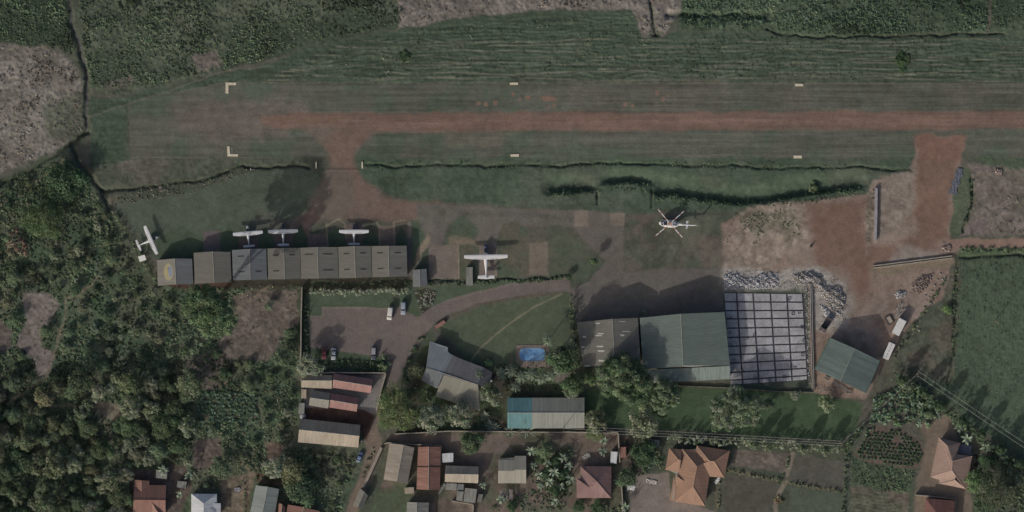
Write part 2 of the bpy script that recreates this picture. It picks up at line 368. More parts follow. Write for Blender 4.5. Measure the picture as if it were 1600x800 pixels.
zone(None, [(1300,420),(1330,430),(1345,470),(1335,500),(1320,480)], A(122,114,106), 10, 6, .6, new=False)
zone('crop_field', [(1500,398),(1660,392),(1660,745),(1560,690),(1490,640),(1430,585),(1488,560)], A(70,83,67), 2, 2, var=.14, fine=.14, amp=.07)
zone('rough_meadow', [(1484,424),(1500,398),(1490,600),(1440,590),(1392,575),(1425,510),(1470,474)], A(74,80,68), 2.5, 3, var=.2, fine=.25, amp=.07, col2=A(86,82,72))
zone('verge_lawn', [(1500,387),(1660,387),(1660,398),(1500,400)], A(70,84,64), 1.5, 1.5, amp=.06)
stroke([(1365,428),(1420,418),(1484,408)], 14, A(108,99,84), .8, warp=4, soft=4)
# -- south of the hangars
zone('embankment', [(244,448),(380,445),(640,436),(640,456),(480,462),(300,455)], A(58,58,48), 1.5, 1.5, amp=.08)
zone('verge_lawn', [(476,458),(640,452),(664,452),(690,446),(800,438),(890,432),(890,436),(800,445),(745,458),(700,470),(668,482),(640,480),(606,480),(504,480),(504,494),(482,494)], A(70,82,67), 1.4, 1, amp=.025)
zone('car_park', [(485,494),(504,494),(504,480),(606,482),(630,478),(650,494),(664,484),(700,468),(745,456),(800,443),(890,432),(892,456),(850,456),(800,464),(742,475),(705,489),(680,503),(664,524),(642,556),(631,578),(614,612),(604,606),(602,556),(560,556),(530,562),(485,543)], PAVE, 1.2, .8, var=.08, fine=.06, amp=.008, col2=A(96,89,86))
stroke([(504,494),(504,480),(560,481),(606,482)], 1.5, A(120,112,100), .8, warp=.3); stroke([(485,494),(504,494)], 1.5, A(112,104,94), .7, warp=.3)
stroke([(700,470),(745,458),(800,444),(888,434)], 3, A(110,100,94), .7, warp=.6)
stroke([(690,500),(742,477),(800,466),(890,457)], 2, A(84,70,64), .7, warp=.6)
zone('access_lane', [(604,606),(614,608),(600,640),(590,672),(600,684),(590,730),(568,775),(552,830),(528,830),(545,790),(560,750),(574,705),(572,690),(584,660)], LANE, 3, 2, var=.1, fine=.1, amp=.02)
zone('garden_lawn', [(690,506),(742,482),(800,470),(888,458),(896,520),(878,545),(850,570),(775,582),(735,566),(712,540),(682,515)], A(73,83,67), 1.5, 1.5, var=.14, fine=.1, amp=.025)
stroke([(735,566),(741,555),(750,545),(774,523),(800,503),(820,489),(840,477),(860,468),(877,460)], 2.6, A(112,108,90), .85, name='footpath', warp=.6)
stroke([(678,512),(700,538),(722,564)], 4.5, A(82,76,72), .9, name='footpath', warp=.5)
zone('planting_bed', [(646,455),(664,451),(684,454),(676,478),(660,490)], A(58,58,50), 1, .6, amp=.03)
zone('lawn_triangle', [(640,468),(658,492),(655,495),(637,488)], A(68,80,62), .8, .4, amp=.02)
zone('courtyard', [(482,543),(600,558),(600,580),(482,580)], A(64,76,60), 1.5, 1, amp=.03)
zone('garden_lawn', [(915,608),(1010,600),(1140,604),(1262,610),(1350,632),(1338,672),(1312,690),(1150,678),(960,666),(915,668)], A(62,79,58), 2, 2, var=.16, fine=.12, amp=.025)
zone('garden_soil', [(650,560),(670,530),(760,580),(850,570),(900,575),(905,620),(790,620),(790,670),(620,676),(640,600)], A(66,62,54), 3, 3, var=.2, fine=.2, amp=.04, col2=A(62,74,54))
stroke([(790,672),(780,655),(755,650),(735,640)], 4, A(96,84,76), .8, name='footpath'); stroke([(760,618),(775,600),(790,585),(800,560)], 5, A(92,82,74), .7)
zone('pool_deck', [(806,539),(856,538),(860,574),(820,576),(806,566)], A(102,94,88), .8, .4, amp=.008)
zone(None, [(865,575),(890,572),(892,596),(868,598)], A(98,92,88), 1.5, 1, .9, new=False)
zone('courtyard', [(472,585),(600,585),(590,648),(560,645),(478,640),(470,600)], A(110,108,108), 1, .5, amp=.01, var=.1)
zone('yard_soil', [(478,638),(516,636),(570,640),(585,650),(575,690),(560,664),(474,654)], A(68,52,48), 2, 1.5, amp=.03, var=.25, fine=.3)
zone(None, [(246,444),(362,440),(362,449),(246,454)], A(66,50,45), 1.5, 1, .9, new=False, amp=.04)
zone(None, [(363,438),(640,432),(640,440),(480,446),(363,446)], A(50,48,42), 1.5, 1, .9, new=False, amp=.05)  # dark weedy bank, with the hedge's shade put into the colour too
# -- village
zone('village_soil', [(596,682),(968,674),(1000,690),(1010,745),(1040,750),(1040,860),(575,860),(600,740)], A(92,83,76), 4, 4, var=.22, fine=.22, amp=.04, col2=A(78,80,68))
zone(None, [(606,764),(640,755),(640,800),(570,810),(590,770)], A(70,82,64), 4, 3, .9, new=False, amp=.04)
zone(None, [(600,700),(612,700),(606,740),(586,760),(580,748)], A(74,78,66), 3, 2, .9, new=False)
zone('village_lane', [(604,680),(760,682),(790,676),(800,700),(770,712),(755,745),(740,800),(728,800),(742,755),(748,728),(690,698),(650,690),(606,692)], A(100,90,84), 4, 3, var=.12, amp=.02)
zone(None, [(985,744),(1045,738),(1050,782),(1100,792),(1118,800),(1118,860),(985,860)], A(112,104,98), 2, 2, .95, new=False, amp=.015)
zone('paved_drive', [(985,746),(1045,740),(1050,784),(1100,794),(1116,802),(1116,860),(985,860)], A(110,102,97), 1.5, 1, amp=.012)
zone('garden_plot', [(1146,702),(1232,708),(1228,738),(1142,728)], A(92,86,80), 1.5, 1, amp=.07, fine=.25)
zone('garden_plot', [(1134,740),(1222,748),(1216,775),(1202,800),(1130,800)], A(76,76,68), 1.5, 1, amp=.03)
zone('garden_plot', [(1238,710),(1322,722),(1318,766),(1234,752)], A(78,78,72), 1.5, 1, amp=.03)
zone('garden_plot', [(1234,760),(1316,772),(1312,860),(1228,860)], A(74,82,72), 1.5, 1, amp=.03)
stroke([(1238,708),(1228,752),(1216,772),(1212,792),(1212,830)], 7, A(112,104,94), .9, name='footpath'); stroke([(1135,733),(1226,752)], 6, A(90,86,70), .6); stroke([(1232,755),(1316,768)], 5, A(90,84,70), .7)
stroke([(1120,745),(1118,800)], 3, A(96,92,76), .7)
zone('mound_plot', [(1345,690),(1360,668),(1402,668),(1440,690),(1446,716),(1430,734),(1390,728),(1340,718),(1334,712)], A(88,78,70), 2, 2, amp=.05, col2=A(84,74,68))
zone('crop_plot', [(1330,716),(1388,728),(1430,736),(1420,775),(1330,758)], A(64,76,60), 3, 3, amp=.09, fine=.25)
zone('ploughed_plot', [(1328,760),(1420,772),(1420,860),(1322,860)], A(88,81,73), 3, 3, var=.15, fine=.3, amp=.08, col2=A(80,82,70))
zone('village_soil', [(1440,660),(1486,650),(1500,690),(1522,700),(1520,760),(1515,860),(1420,860),(1430,770),(1448,700)], A(104,94,84), 3, 3, amp=.03, var=.2)
# -- west thicket
zone('thicket_floor', [(-60,300),(40,265),(105,246),(150,290),(240,440),(300,455),(470,450),(468,640),(470,700),(570,705),(540,800),(520,860),(-60,860)], A(64,78,61), 3, 4, var=.25, fine=.25, amp=.10, col2=A(78,82,68))
for (poly,col) in [([(32,455),(84,458),(92,480),(78,500),(62,520),(68,545),(88,548),(80,580),(58,592),(52,560),(24,540),(40,500)],A(104,96,93)),
                   ([(0,500),(22,520),(18,545),(-40,560),(-60,500)],A(92,84,80)),
                   ([(362,465),(400,452),(465,452),(468,500),(440,530),(420,568),(350,560),(340,535),(372,500)],A(94,86,80)),
                   ([(290,555),(350,545),(355,600),(330,610),(285,605)],A(92,84,78)),
                   ([(140,624),(190,632),(196,650),(176,662),(150,640)],A(106,98,86)),
                   ([(300,690),(345,680),(345,730),(300,735)],A(88,78,74)),
                   ([(302,618),(350,612),(400,618),(404,655),(308,662)],A(76,74,62)),
                   ([(345,745),(400,738),(385,800),(345,830)],A(100,90,78)),
                   ([(200,735),(290,725),(300,760),(285,800),(200,800)],A(84,74,70)),
                   ([(400,735),(460,745),(440,760),(400,755)],A(90,74,64)),
                   ([(415,690),(445,695),(440,725),(415,722)],A(102,88,78))]:
    zone('bare_clearing', poly, col, 3, 3, .9, var=.2, fine=.28, amp=.10)
for pl in ([(155,430),(140,450),(122,464),(104,466),(100,500),(86,545),(72,590),(40,612),(10,632)],[(60,634),(110,632),(150,642),(165,662),(176,690)],[(0,320),(60,283),(100,250)],[(388,560),(350,600)],[(376,720),(398,745),(385,760)],[(425,445),(372,480),(350,525),(338,545)]): stroke(pl, 3.2, A(108,98,84), .75, warp=2, soft=1.4)
zone(None, [(150,455),(163,482),(160,494),(140,470)], A(60,78,56), 3, 2, .9, new=False, amp=.08)
# -- ditches, banks, tracks
DG = A(48,54,44)
for pl, w, dz in (([(105,-20),(112,40),(126,70),(134,120),(136,170),(134,205),(112,228),(118,248),(140,275),(160,298),(172,325)],6,-1.0),
              ([(160,298),(200,296),(250,288),(300,286),(345,272),(380,261),(480,259)],4,-.8),
              ([(172,325),(200,365),(240,430),(250,450)],3,-.3),
              ([(134,205),(100,232),(60,258),(0,290),(-40,310)],4,-.5),
              ([(575,258),(640,260),(700,257),(780,258),(860,259),(930,256),(1025,258),(1180,260),(1260,261),(1290,265),(1320,261),(1425,266)],2.6,-.65),
              ([(1015,-20),(1020,40),(1024,54)],3.2,-.9),([(1018,54),(1030,54)],4,-.8),
              ([(1196,46),(1230,54),(1285,58),(1380,56),(1470,56),(1500,53),(1545,52),(1570,54)],3,-.7),
              ([(1519,276),(1516,320),(1504,360)],3,-.8),([(1500,400),(1560,399),(1660,397)],3.4,-.8),
              ([(1495,395),(1490,460),(1490,540),(1482,600)],2.4,-.6),
              ([(480,442),(560,444),(640,438)],2.6,-.5),([(640,440),(740,438),(840,435),(888,431)],2.2,-.6)):
    stroke(pl, w*2.6, A(62,72,58), .45, warp=3, soft=w); stroke(pl, w*1.1, A(62,65,58) if w>5 else DG, .65, warp=2.4, dz=dz*.72, soft=1.8)
stroke([(105,-20),(112,40),(126,70),(134,120),(136,170),(134,205)], 3, A(78,76,80), .8, warp=1.0)
stroke([(1549,-20),(1545,50)], 4, A(86,80,74), .9)
stroke([(512,265),(560,265)], 1.6, A(76,64,58), .7, warp=.3, dz=.12)
# bank facing north behind the helicopter: ground steps down, then ramps back up
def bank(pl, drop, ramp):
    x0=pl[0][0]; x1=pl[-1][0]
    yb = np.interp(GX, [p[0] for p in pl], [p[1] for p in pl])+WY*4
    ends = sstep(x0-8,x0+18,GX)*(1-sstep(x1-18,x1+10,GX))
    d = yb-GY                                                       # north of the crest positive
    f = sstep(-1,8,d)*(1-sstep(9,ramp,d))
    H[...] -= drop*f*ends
    mm = (np.exp(-((d-4)/4.5)**2)*ends*.8)[...,None]  # darker green on the north slope: its shade put into the colour
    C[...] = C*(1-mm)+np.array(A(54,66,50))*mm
bank([(850,306),(900,302),(934,300)],1.5,34)
bank([(936,292),(970,288),(1018,290)],1.6,30)
bank([(1018,306),(1060,308),(1110,316),(1160,322),(1230,312),(1300,303),(1352,296)],1.7,40)
for pl in ([(934,300),(934,318)],[(1019,296),(1018,322)]): stroke(pl, 2.4, DG, .9, dz=-.6)
stroke([(1042,24),(1100,22),(1150,26),(1200,24)], 9, A(54,64,50), .5, warp=4, soft=4, dz=-1.0)
# crop rows
rowm = sstep(0,3,poly_sd([(1500,402),(1660,396),(1660,745),(1560,690),(1490,640),(1430,585),(1490,560)],GX,GY))
H += rowm*.07*np.sin((GX+GY*.05)*2*math.pi/5.1); C *= (1-.12*rowm*np.sin((GX+GY*.05)*2*math.pi/5.1+1.2))[...,None]
pm = sstep(0,3,poly_sd([(1328,762),(1420,774),(1420,860),(1322,860)],GX,GY)); H += pm*.05*np.sin((GY+4*np.sin(GX/16))*2*math.pi/5.5)
fm = sstep(0,6,poly_sd([(430,124),(440,100),(560,60),(640,46),(800,22),(985,18),(1010,60),(1150,54),(1300,60),(1660,58),(1660,128)],GX,GY)); wv = fbm(GX/6,GY,12,91,3)*9; rw = np.sin((GY+wv)*2*math.pi/5.6)
H += fm*.085*rw; C *= (1-.10*fm*rw)[...,None]
sm = sstep(0,3,poly_sd([(860,132),(1660,132),(1660,170),(900,170)],GX,GY))+sstep(0,3,poly_sd([(1100,206),(1430,206),(1430,244),(1000,244)],GX,GY)); rw = np.sin((GY+wv*.3)*2*math.pi/4.6)
H += sm*.03*rw; C *= (1-.06*sm*rw)[...,None]
tuft = fbm(GX,GY,4,31,3,.7)
H += AMP*(N3*.42+tuft*2.0+N2*.8); 
far = np.maximum(np.maximum(-60-GX,GX-1660),np.maximum(-60-GY,GY-860))>2; H[far] = 0
C = np.clip(C*(1+.35*np.clip(tuft,-.5,.5)*np.clip(AMP/.1,0,1.4))[...,None],.01,.8)
# -- meshes
WXm = (GX-800)*S; WYm = (400-GY)*S; ny,nx = GX.shape
idx = np.arange(ny*nx).reshape(ny,nx)
Q = np.stack([idx[1:,:-1],idx[1:,1:],idx[:-1,1:],idx[:-1,:-1]],-1).reshape(-1,4)
zq = ZI[:-1,:-1].reshape(-1)
CO = np.stack([WXm,WYm,H],-1).reshape(-1,3); CC = np.concatenate([C,np.ones(C.shape[:2]+(1,))],-1).reshape(-1,4)
TITLE = {}
for zi, nm in enumerate(zone_names):
    q = Q[zq==zi]
    if len(q)==0: continue
    u, inv = np.unique(q, return_inverse=True)
    me = bpy.data.meshes.new(nm)
    me.vertices.add(len(u)); me.vertices.foreach_set('co', CO[u].reshape(-1).astype(np.float32))
    me.loops.add(len(q)*4); me.loops.foreach_set('vertex_index', inv.reshape(-1).astype(np.int32))
    me.polygons.add(len(q)); me.polygons.foreach_set('loop_start', np.arange(0,len(q)*4,4,dtype=np.int32))
    me.materials.append(GROUND); me.update(calc_edges=True)
    at = me.color_attributes.new('tone','FLOAT_COLOR','POINT'); at.data.foreach_set('color', CC[u].reshape(-1).astype(np.float32))
    o = bpy.data.objects.new(nm, me); COL.objects.link(o); tag(o, kind='structure')
def ground_z(px, py, H=H, gx=gx, gy=gy, nx=nx, ny=ny):
    j = np.clip(np.searchsorted(gx, px),0,nx-1); i = np.clip(np.searchsorted(gy, py),0,ny-1)
    return H[i,j]
def gz(px, py): return float(ground_z(np.array([px]),np.array([py]))[0])
# ================================================================== VEGETATION
LK = 1.0
def LF(r,g,b): return np.array(A(r+1,g+1,b+2,K/LK))*2.1
GREENS = [LF(66,78,58), LF(72,82,64), LF(60,74,56), LF(80,88,68), LF(58,68,52)]
OLIVES = [LF(78,82,66), LF(72,76,60), LF(82,85,70), LF(66,70,56)]
PALES  = [LF(96,102,88), LF(86,94,80), LF(104,108,94), LF(78,88,72)]
DARKS  = [LF(52,66,50), LF(58,72,54), LF(48,58,46), LF(64,76,56)]
BLUES  = [LF(62,76,62), LF(68,84,70), LF(56,70,58)]
DRYS   = [LF(106,100,92), LF(96,91,83), LF(88,86,77)]
def leaf_quads(c, n, s, asp, rng):
    N = len(c); r = rng.normal(size=(N,3)); u = np.cross(n, r); u /= np.linalg.norm(u,axis=1,keepdims=True)+1e-9
    w = np.cross(n, u)
    L = (s*asp)[:,None]*u; W = s[:,None]*w
    bend = n*(s*.35)[:,None]
    return np.stack([c-L-bend, c-W, c+L-bend, c+W], 1)          # pointed leaf spray: a rhomb
def pick(pal, N, rng, jit=.16):
    p = np.array(pal)[rng.integers(0,len(pal),N)]
    return np.clip(p*(1+rng.normal(0,jit,(N,1)))*(1+rng.normal(0,.04,(N,3))),.008,.6)
def dome_leaves(cx, cy, cz, rc, hc, per, size, pal, rng, asp=(1.0,1.7), up=.7, jit=.5):
    """leaf sprays over the clumps given by arrays; per = sprays per clump"""
    M = len(cx); k = np.repeat(np.arange(M), per); N = len(k)
    d = rng.normal(size=(N,3)); d[:,2] = np.abs(d[:,2])*1.1-.15; d /= np.linalg.norm(d,axis=1,keepdims=True)
    rad = rng.random(N)**.35
    c = np.stack([cx[k]+d[:,0]*rc[k]*rad, cy[k]+d[:,1]*rc[k]*rad, cz[k]+d[:,2]*hc[k]*rad],-1)
    n = d+rng.normal(0,jit,(N,3)); n[:,2] += up; n /= np.linalg.norm(n,axis=1,keepdims=True)
    s = rng.uniform(size[0],size[1],N); a = rng.uniform(asp[0],asp[1],N)
    base = pick(pal,M,rng,.14)[k]*(1+rng.normal(0,.13,(N,1)))
    return leaf_quads(c,n,s,a,rng), np.clip(base,.008,.6)
def scrub(name, polys, dens, rr, hh, per, size, pal, label, cat='undergrowth', holes=(), group=None, seed=1, kind='stuff', patch=None, asp=(1.0,1.7), up=.75):
    rng = np.random.default_rng(seed); PX=[];PY=[]
    for poly in polys:
        x0=min(p[0] for p in poly);x1=max(p[0] for p in poly);y0=min(p[1] for p in poly);y1=max(p[1] for p in poly)
        n = int((x1-x0)*(y1-y0)*S*S*dens)
        px = rng.uniform(x0,x1,n); py = rng.uniform(y0,y1,n)
        ok = poly_sd(poly, px+fbm(px,py,14,5)*5, py+fbm(px,py,14,6)*5) > 0
        for h in holes: ok &= poly_sd(h,px+fbm(px,py,14,8)*5,py)<0
        PX.append(px[ok]); PY.append(py[ok])
    px = np.concatenate(PX); py = np.concatenate(PY)
    if patch is not None:                                     # leave thin places and gaps
        f = fbm(px,py,patch[0],seed+40,4)+.5; ok = rng.random(len(px)) < np.clip((f-patch[1])*4,patch[2],1); px=px[ok];py=py[ok]
    M = len(px); big = np.clip(.75+fbm(px,py,40,seed+9,3)*1.3,.4,1.6)
    rc = rng.uniform(*rr,M)*big; hc = rng.uniform(*hh,M)*big
    q, c = dome_leaves(X(px), Y(py), ground_z(px,py)+.02, rc, hc, per, size, pal, rng, asp, up)
    tone = (1+.95*fbm(px,py,60,seed+21,4))[np.repeat(np.arange(M),per)][:,None]
    o = quads_mesh(name, q, LEAF, np.clip(c*tone,.008,.6)); tag(o, label, cat, group, kind); return o
def crown_clumps(R, h, base, rng, lobes, flat=.75, tight=.32):
    """clump centres inside an uneven ellipsoid"""
    K_ = lobes; d = rng.normal(size=(K_,3)); d[:,2] = np.abs(d[:,2])*.95-.30; d /= np.linalg.norm(d,axis=1,keepdims=True)
    ang = np.arctan2(d[:,1],d[:,0]); ph = rng.uniform(0,6.28,3)
    wob = 1+.16*np.sin(2*ang+ph[0])+.12*np.sin(3*ang+ph[1])+.10*np.sin(5*ang+ph[2])
    r = R*(1-tight*.62)*wob*rng.random(K_)**.28
    zc = (h+base)/2; rz = (h-base)/2*flat
    return d[:,0]*r, d[:,1]*r, zc+d[:,2]*rz*rng.random(K_)**.3, rng.uniform(tight*.6,tight*1.15,K_)*R
TREES = {}
def tree_model(key, R, h, pal, lobes, per, size, asp=(1.0,1.7), flat=1.0, tight=.32, up=.65, base=.25, jit=.5, seed=0, name='tree'):
    rng = np.random.default_rng(seed+100)
    root = empty(name,(0,0,0)); b = h*base
    cx,cy,cz,rc = crown_clumps(R,h,b,rng,lobes,flat,tight)
    mb = MB(); tr = max(.06, h*.018+R*.012)
    lean = rng.normal(0,.03*h,2)
    mb.tube([(0,0,-.3),(lean[0]*.4,lean[1]*.4,b*.6),(lean[0],lean[1],(b+h)*.45)],[tr*1.35,tr,tr*.55],8)
    for i in rng.permutation(lobes)[:min(9,lobes)]:
        t = rng.uniform(.35,.95); z0 = (b+h)*.45*t
        mb.tube([(lean[0]*t,lean[1]*t,z0),(cx[i]*.5,cy[i]*.5,(z0+cz[i])*.52),(cx[i],cy[i],cz[i])],[tr*.5,tr*.32,tr*.12],5)
    mb.build('trunk', BARK, root, smooth=True)
    q,c = dome_leaves(cx,cy,cz-rc*.2,rc,rc*.85,per,size,pal,rng,asp,up,jit)
    quads_mesh('crown', q, LEAF, c, root)
    TREES[key] = [root, R, False, h]
    return root
def put_tree(key, px, py, r, label, cat='tree', group=None, hs=1.0, tint=(1,1,1), rz=None, name=None):
    """r: crown radius in plan units"""
    src = TREES[key]; root = src[0]
    if src[2]: root = copy_tree(root)
    src[2] = True
    s = r*S/src[1]
    root.location = (X(px),Y(py),gz(px,py)-.05); root.rotation_euler = (0,0,random.uniform(0,6.28) if rz is None else rz)
    root.scale = (s,s,s*hs)
    for ch in root.children: ch.color = (*tint,1)
    if name: root.name = name
    for k in ('group',):
        if k in root: del root[k]
    return tag(root,label,cat,group)
# palette of models (each a trunk with limbs and a crown of leaf sprays)
tree_model('broad_a',4.6,8.0,GREENS,70,46,(.12,.25),seed=1)
tree_model('broad_b',4.6,7.0,DARKS,60,48,(.12,.25),seed=2,tight=.36)
tree_model('broad_c',4.6,7.5,OLIVES,80,42,(.11,.23),seed=3,tight=.27)
tree_model('pale_a',4.6,7.0,PALES,84,32,(.11,.22),seed=4,tight=.24)
tree_model('pale_b',4.6,6.0,PALES[:2]+GREENS[:2],70,36,(.11,.23),seed=5,tight=.28)
tree_model('big_a',9.5,16,GREENS[:3]+DARKS[:1],190,70,(.13,.28),seed=6,tight=.17,flat=1.05)
tree_model('tall_a',9.0,30,GREENS[:3]+DARKS[:2],170,64,(.13,.28),seed=26,tight=.18,base=.52)
tree_model('big_b',9.0,14,PALES[1:2]+GREENS[:2],190,60,(.12,.26),seed=7,tight=.16)
tree_model('feather_a',8.0,14,OLIVES[:2]+GREENS[:2],120,60,(.07,.14),asp=(3,6),seed=8,tight=.24,up=.1,jit=.9)
tree_model('shrub_a',1.6,1.7,GREENS,14,40,(.12,.22),seed=9,base=.0,tight=.42,name='shrub')
tree_model('shrub_b',1.6,1.9,PALES,14,36,(.12,.22),seed=10,base=.0,tight=.4,name='shrub')
tree_model('shrub_c',1.6,1.6,DARKS,14,40,(.12,.22),seed=12,base=.0,tight=.42,name='shrub')
tree_model('red_a',4.2,6.0,[LF(76,70,60), LF(68,72,58), LF(84,70,60)],40,40,(.15,.28),seed=13,tight=.26)
def blade(mb, base, az, L, w, rise, droop, m=0, seg=5, cup=.15):
    """one long arching leaf with a folded midrib"""
    ca,sa = math.cos(az),math.sin(az); pts=[]
    for i in range(seg+1):
        t=i/seg; x=L*t*(1-.12*t*droop); z=rise*t*L-droop*L*t*t
        ww=w*math.sin(math.pi*min(.97,.12+t*.85))**.7
        c=Vector((base[0]+ca*x,base[1]+sa*x,base[2]+z)); s=Vector((-sa,ca,0))
        pts.append((c-s*ww+Vector((0,0,ww*cup)),c,c+s*ww+Vector((0,0,ww*cup))))
    vs=[p for r in pts for p in r]; fs=[]
    for i in range(seg):
        a=i*3; fs+=[(a,a+1,a+4,a+3),(a+1,a+2,a+5,a+4)]
    mb.add(vs,fs,m)
def leafplain(name,col,var=.2):
    t=NT(name); oi=t.n('ShaderNodeObjectInfo'); g=t.n('ShaderNodeTexCoord')
    n=t.remap(t.noise(g.outputs['Object'],1.5,3),.3,.7,1-var,1+var)
    c=t.mix(1.0,t.mix(1.0,list(col),oi.outputs['Color'],'MULTIPLY'),n,'MULTIPLY'); return t.out(c,.6,0,.3)
M_BANANA=leafplain('banana leaf',LF(70,80,66)); M_FROND=leafplain('palm frond',LF(64,74,60)); M_AGAVE=leafplain('agave leaf',LF(72,80,68))
M_CROP=leafplain('crop leaf',LF(78,92,72)); M_STALK=plain('soft stem',A(92,92,70),.8,.3,2)
def banana_model(key,seed,n=9,L=2.3,h=2.6):
    rng=random.Random(seed); root=empty('banana_plant',(0,0,0))
    t=MB(); t.tube([(0,0,-.2),(0,0,h*.6),(.05,.03,h)],[.16,.12,.07],8); t.build('trunk',M_STALK,root,smooth=True)
    c=MB()
    for i in range(n): blade(c,(0,0,h),i*2*math.pi/n+rng.uniform(-.25,.25),L*rng.uniform(.75,1.1),.30*rng.uniform(.8,1.15),rng.uniform(.35,.7),rng.uniform(.5,.85))
    for i in range(3): blade(c,(0,0,h),rng.uniform(0,6.28),L*.7,.22,1.3,.4)
    c.build('crown',M_BANANA,root); TREES[key]=[root,L*.92,False,h]
for i in range(3): banana_model('banana%d'%i,i,8+i)
def palm_model(key,seed,n=20,L=2.6,h=4.5):
    rng=random.Random(seed); root=empty('palm_tree',(0,0,0))
    t=MB(); t.tube([(0,0,-.2),(.1,0,h*.5),(.05,.08,h)],[.2,.14,.11],8); t.build('trunk',BARK,root,smooth=True)
    c=MB()
    for i in range(n):
        az=i*2.4+rng.uniform(-.2,.2); Lq=L*rng.uniform(.75,1.05); rise=rng.uniform(.15,1.0); dr=rng.uniform(.45,.9)
        ca,sa=math.cos(az),math.sin(az)
        for k in range(9):                                    # leaflets along the rib, both sides
            tt=.15+.85*k/9; x=Lq*tt*(1-.1*tt*dr); z=h+rise*tt*Lq*.9-dr*Lq*tt*tt
            for sd in (-1,1): blade(c,(ca*x,sa*x,z),az+sd*(.75-.35*tt),Lq*.26,.045,-.15,.4,seg=2)
        blade(c,(0,0,h),az,Lq,.04,rise*.9,dr,seg=5)
    c.build('crown',M_FROND,root); TREES[key]=[root,L,False,h]
palm_model('palm',3); 
def agave_model(key,seed,n=22,L=1.5):
    rng=random.Random(seed); root=empty('spiky_plant',(0,0,0)); c=MB()
    for i in range(n): blade(c,(0,0,.1),i*2.39+rng.uniform(-.2,.2),L*rng.uniform(.7,1.1),.09,rng.uniform(.4,1.5),rng.uniform(.1,.5),seg=3)
    c.build('blades',M_AGAVE,root); TREES[key]=[root,L,False,1.2]
agave_model('agave',5)
# ================================================================== BUILDINGS
GREY_RF=sheet_roof('grey sheet roof',A(95,94,88),1.0,.16,tone=.05); BEIGE_RF=sheet_roof('beige sheet roof',A(132,123,110),.9,.2,rust=A(112,92,78))
SLATE_RF=sheet_roof('bluish sheet roof',A(94,98,100),1.0,.18,tone=.06); DARK_RF=sheet_roof('dark grey sheet roof',A(94,94,90),1.0,.18)
TEAL_RF=sheet_roof('grey green sheet roof',A(88,99,94),1.0,.16,tone=.05); SHEDG_RF=sheet_roof('green shed roof',A(84,98,95),.95,.2,width=.16,tone=.12)
LEANTO_RF=sheet_roof('pale green lean-to roof',A(104,116,112),1.0,.2); AQUA_RF=sheet_roof('turquoise sheet roof',A(78,114,118),.9,.2)
PALE_RF=sheet_roof('pale sheet roof',A(112,110,103),.9,.18,tone=.06); RED_RF=sheet_roof('faded red sheet roof',A(124,92,88),.9,.25,rust=A(120,78,70))
RUST_RF=sheet_roof('rust red sheet roof',A(118,86,76),.9,.3,rust=A(110,92,84)); TILE_RF=sheet_roof('orange tile roof',A(130,102,85),.5,.16,tone=.05,width=.18)
TILE2_RF=sheet_roof('pinkish tile roof',A(132,111,101),.5,.16,tone=.05,width=.18); MAROON_RF=sheet_roof('maroon sheet roof',A(116,92,90),.8,.2)
BRICKRED_RF=sheet_roof('brown red sheet roof',A(116,86,76),.8,.2); BLUEW_RF=sheet_roof('silver sheet roof',A(166,170,174),.9,.15); DRED_RF=sheet_roof('dark red sheet roof',A(104,74,68),.8,.25)
GREYD_RF=sheet_roof('weathered grey sheet roof',A(110,112,108),.9,.3,rust=A(104,84,72))
WALL_W=plain('lime washed wall',A(140,134,124),.9,.2,.6); WALL_B=plain('brick wall',A(116,88,74),.9,.3,1.5); WALL_G=plain('grey render',A(112,110,106),.9,.25,.8)
METAL_W=plain('metal wall sheet',A(120,122,118),.5,.15,.7); TIMBER=plain('rough timber',A(112,98,84),.9,.35,2); CONC=plain('concrete',A(130,128,126),.9,.2,.7)
GLASS=plain('window glass',[.02,.025,.03],.08,.05,1,spec=.5); DOORM=plain('painted door',A(84,76,70),.6,.2,1); SKYL=plain('dull skylight sheet',A(52,50,49),.7,.2,.6); SKYW=plain('white skylight sheet',A(158,158,150),.5,.15,.8)
CAPM=plain('ridge metal',A(128,128,122),.5,.2,.8); COPE=plain('wall coping',A(130,124,114),.9,.25,.8)
TANK=plain('weathered plastic',A(120,120,124),.6,.2,1); WHITE=plain('white paint',[.78,.78,.76],.45,.06,.8); DARKM=plain('dark opening',A(48,44,42),.9,.2,1)
def v3(p,h): return (X(p[0]),Y(p[1]),h)
def inset(poly, d):
    """shrink a convex px polygon by d metres, in metres"""
    P=[Vector(PT(p)) for p in poly]; c=sum(P,Vector((0,0)))/len(P); out=[]
    for p in P:
        w=p-c; out.append(c+w*max(.2,(w.length-d*1.25)/w.length))
    return [(q.x,q.y) for q in out]
def openings(root, poly, h, n=2, door=True, dh=2.1, dw=1.0):
    """a door and windows, each a shallow framed panel standing proud of the wall"""
    c=sum((Vector(p) for p in poly),Vector((0,0)))/len(poly)
    for i in range(len(poly)):
        a,b=Vector(poly[i]),Vector(poly[(i+1)%len(poly)]); L=(b-a).length
        if L<3: continue
        d=(b-a)/L; nrm=Vector((d.y,-d.x)); 
        if nrm.dot((a+b)/2-c)<0: nrm=-nrm
        ang=math.atan2(d.y,d.x)
        k=max(1,min(4,int(L/3.2)))
        for j in range(k):
            p=a+d*L*(j+.5)/k; M=Matrix.Translation((p.x,p.y,0))@Matrix.Rotation(ang,4,'Z')
            isdoor = door and i==0 and j==k//2
            w=dw if isdoor else .9; z0=.02 if isdoor else 1.0; z1=dh if isdoor else min(2.1,h-.3)
            m=MB(); m.box(-w/2,w/2,-.035,.035,z0,z1,0,M); o=m.build('door' if isdoor else 'window',DOORM if isdoor else WHITE,root)
            if not isdoor:
                g=MB(); g.box(-w/2+.08,w/2-.08,-.045,.045,z0+.08,z1-.08,0,M); g.build('pane',GLASS,o)
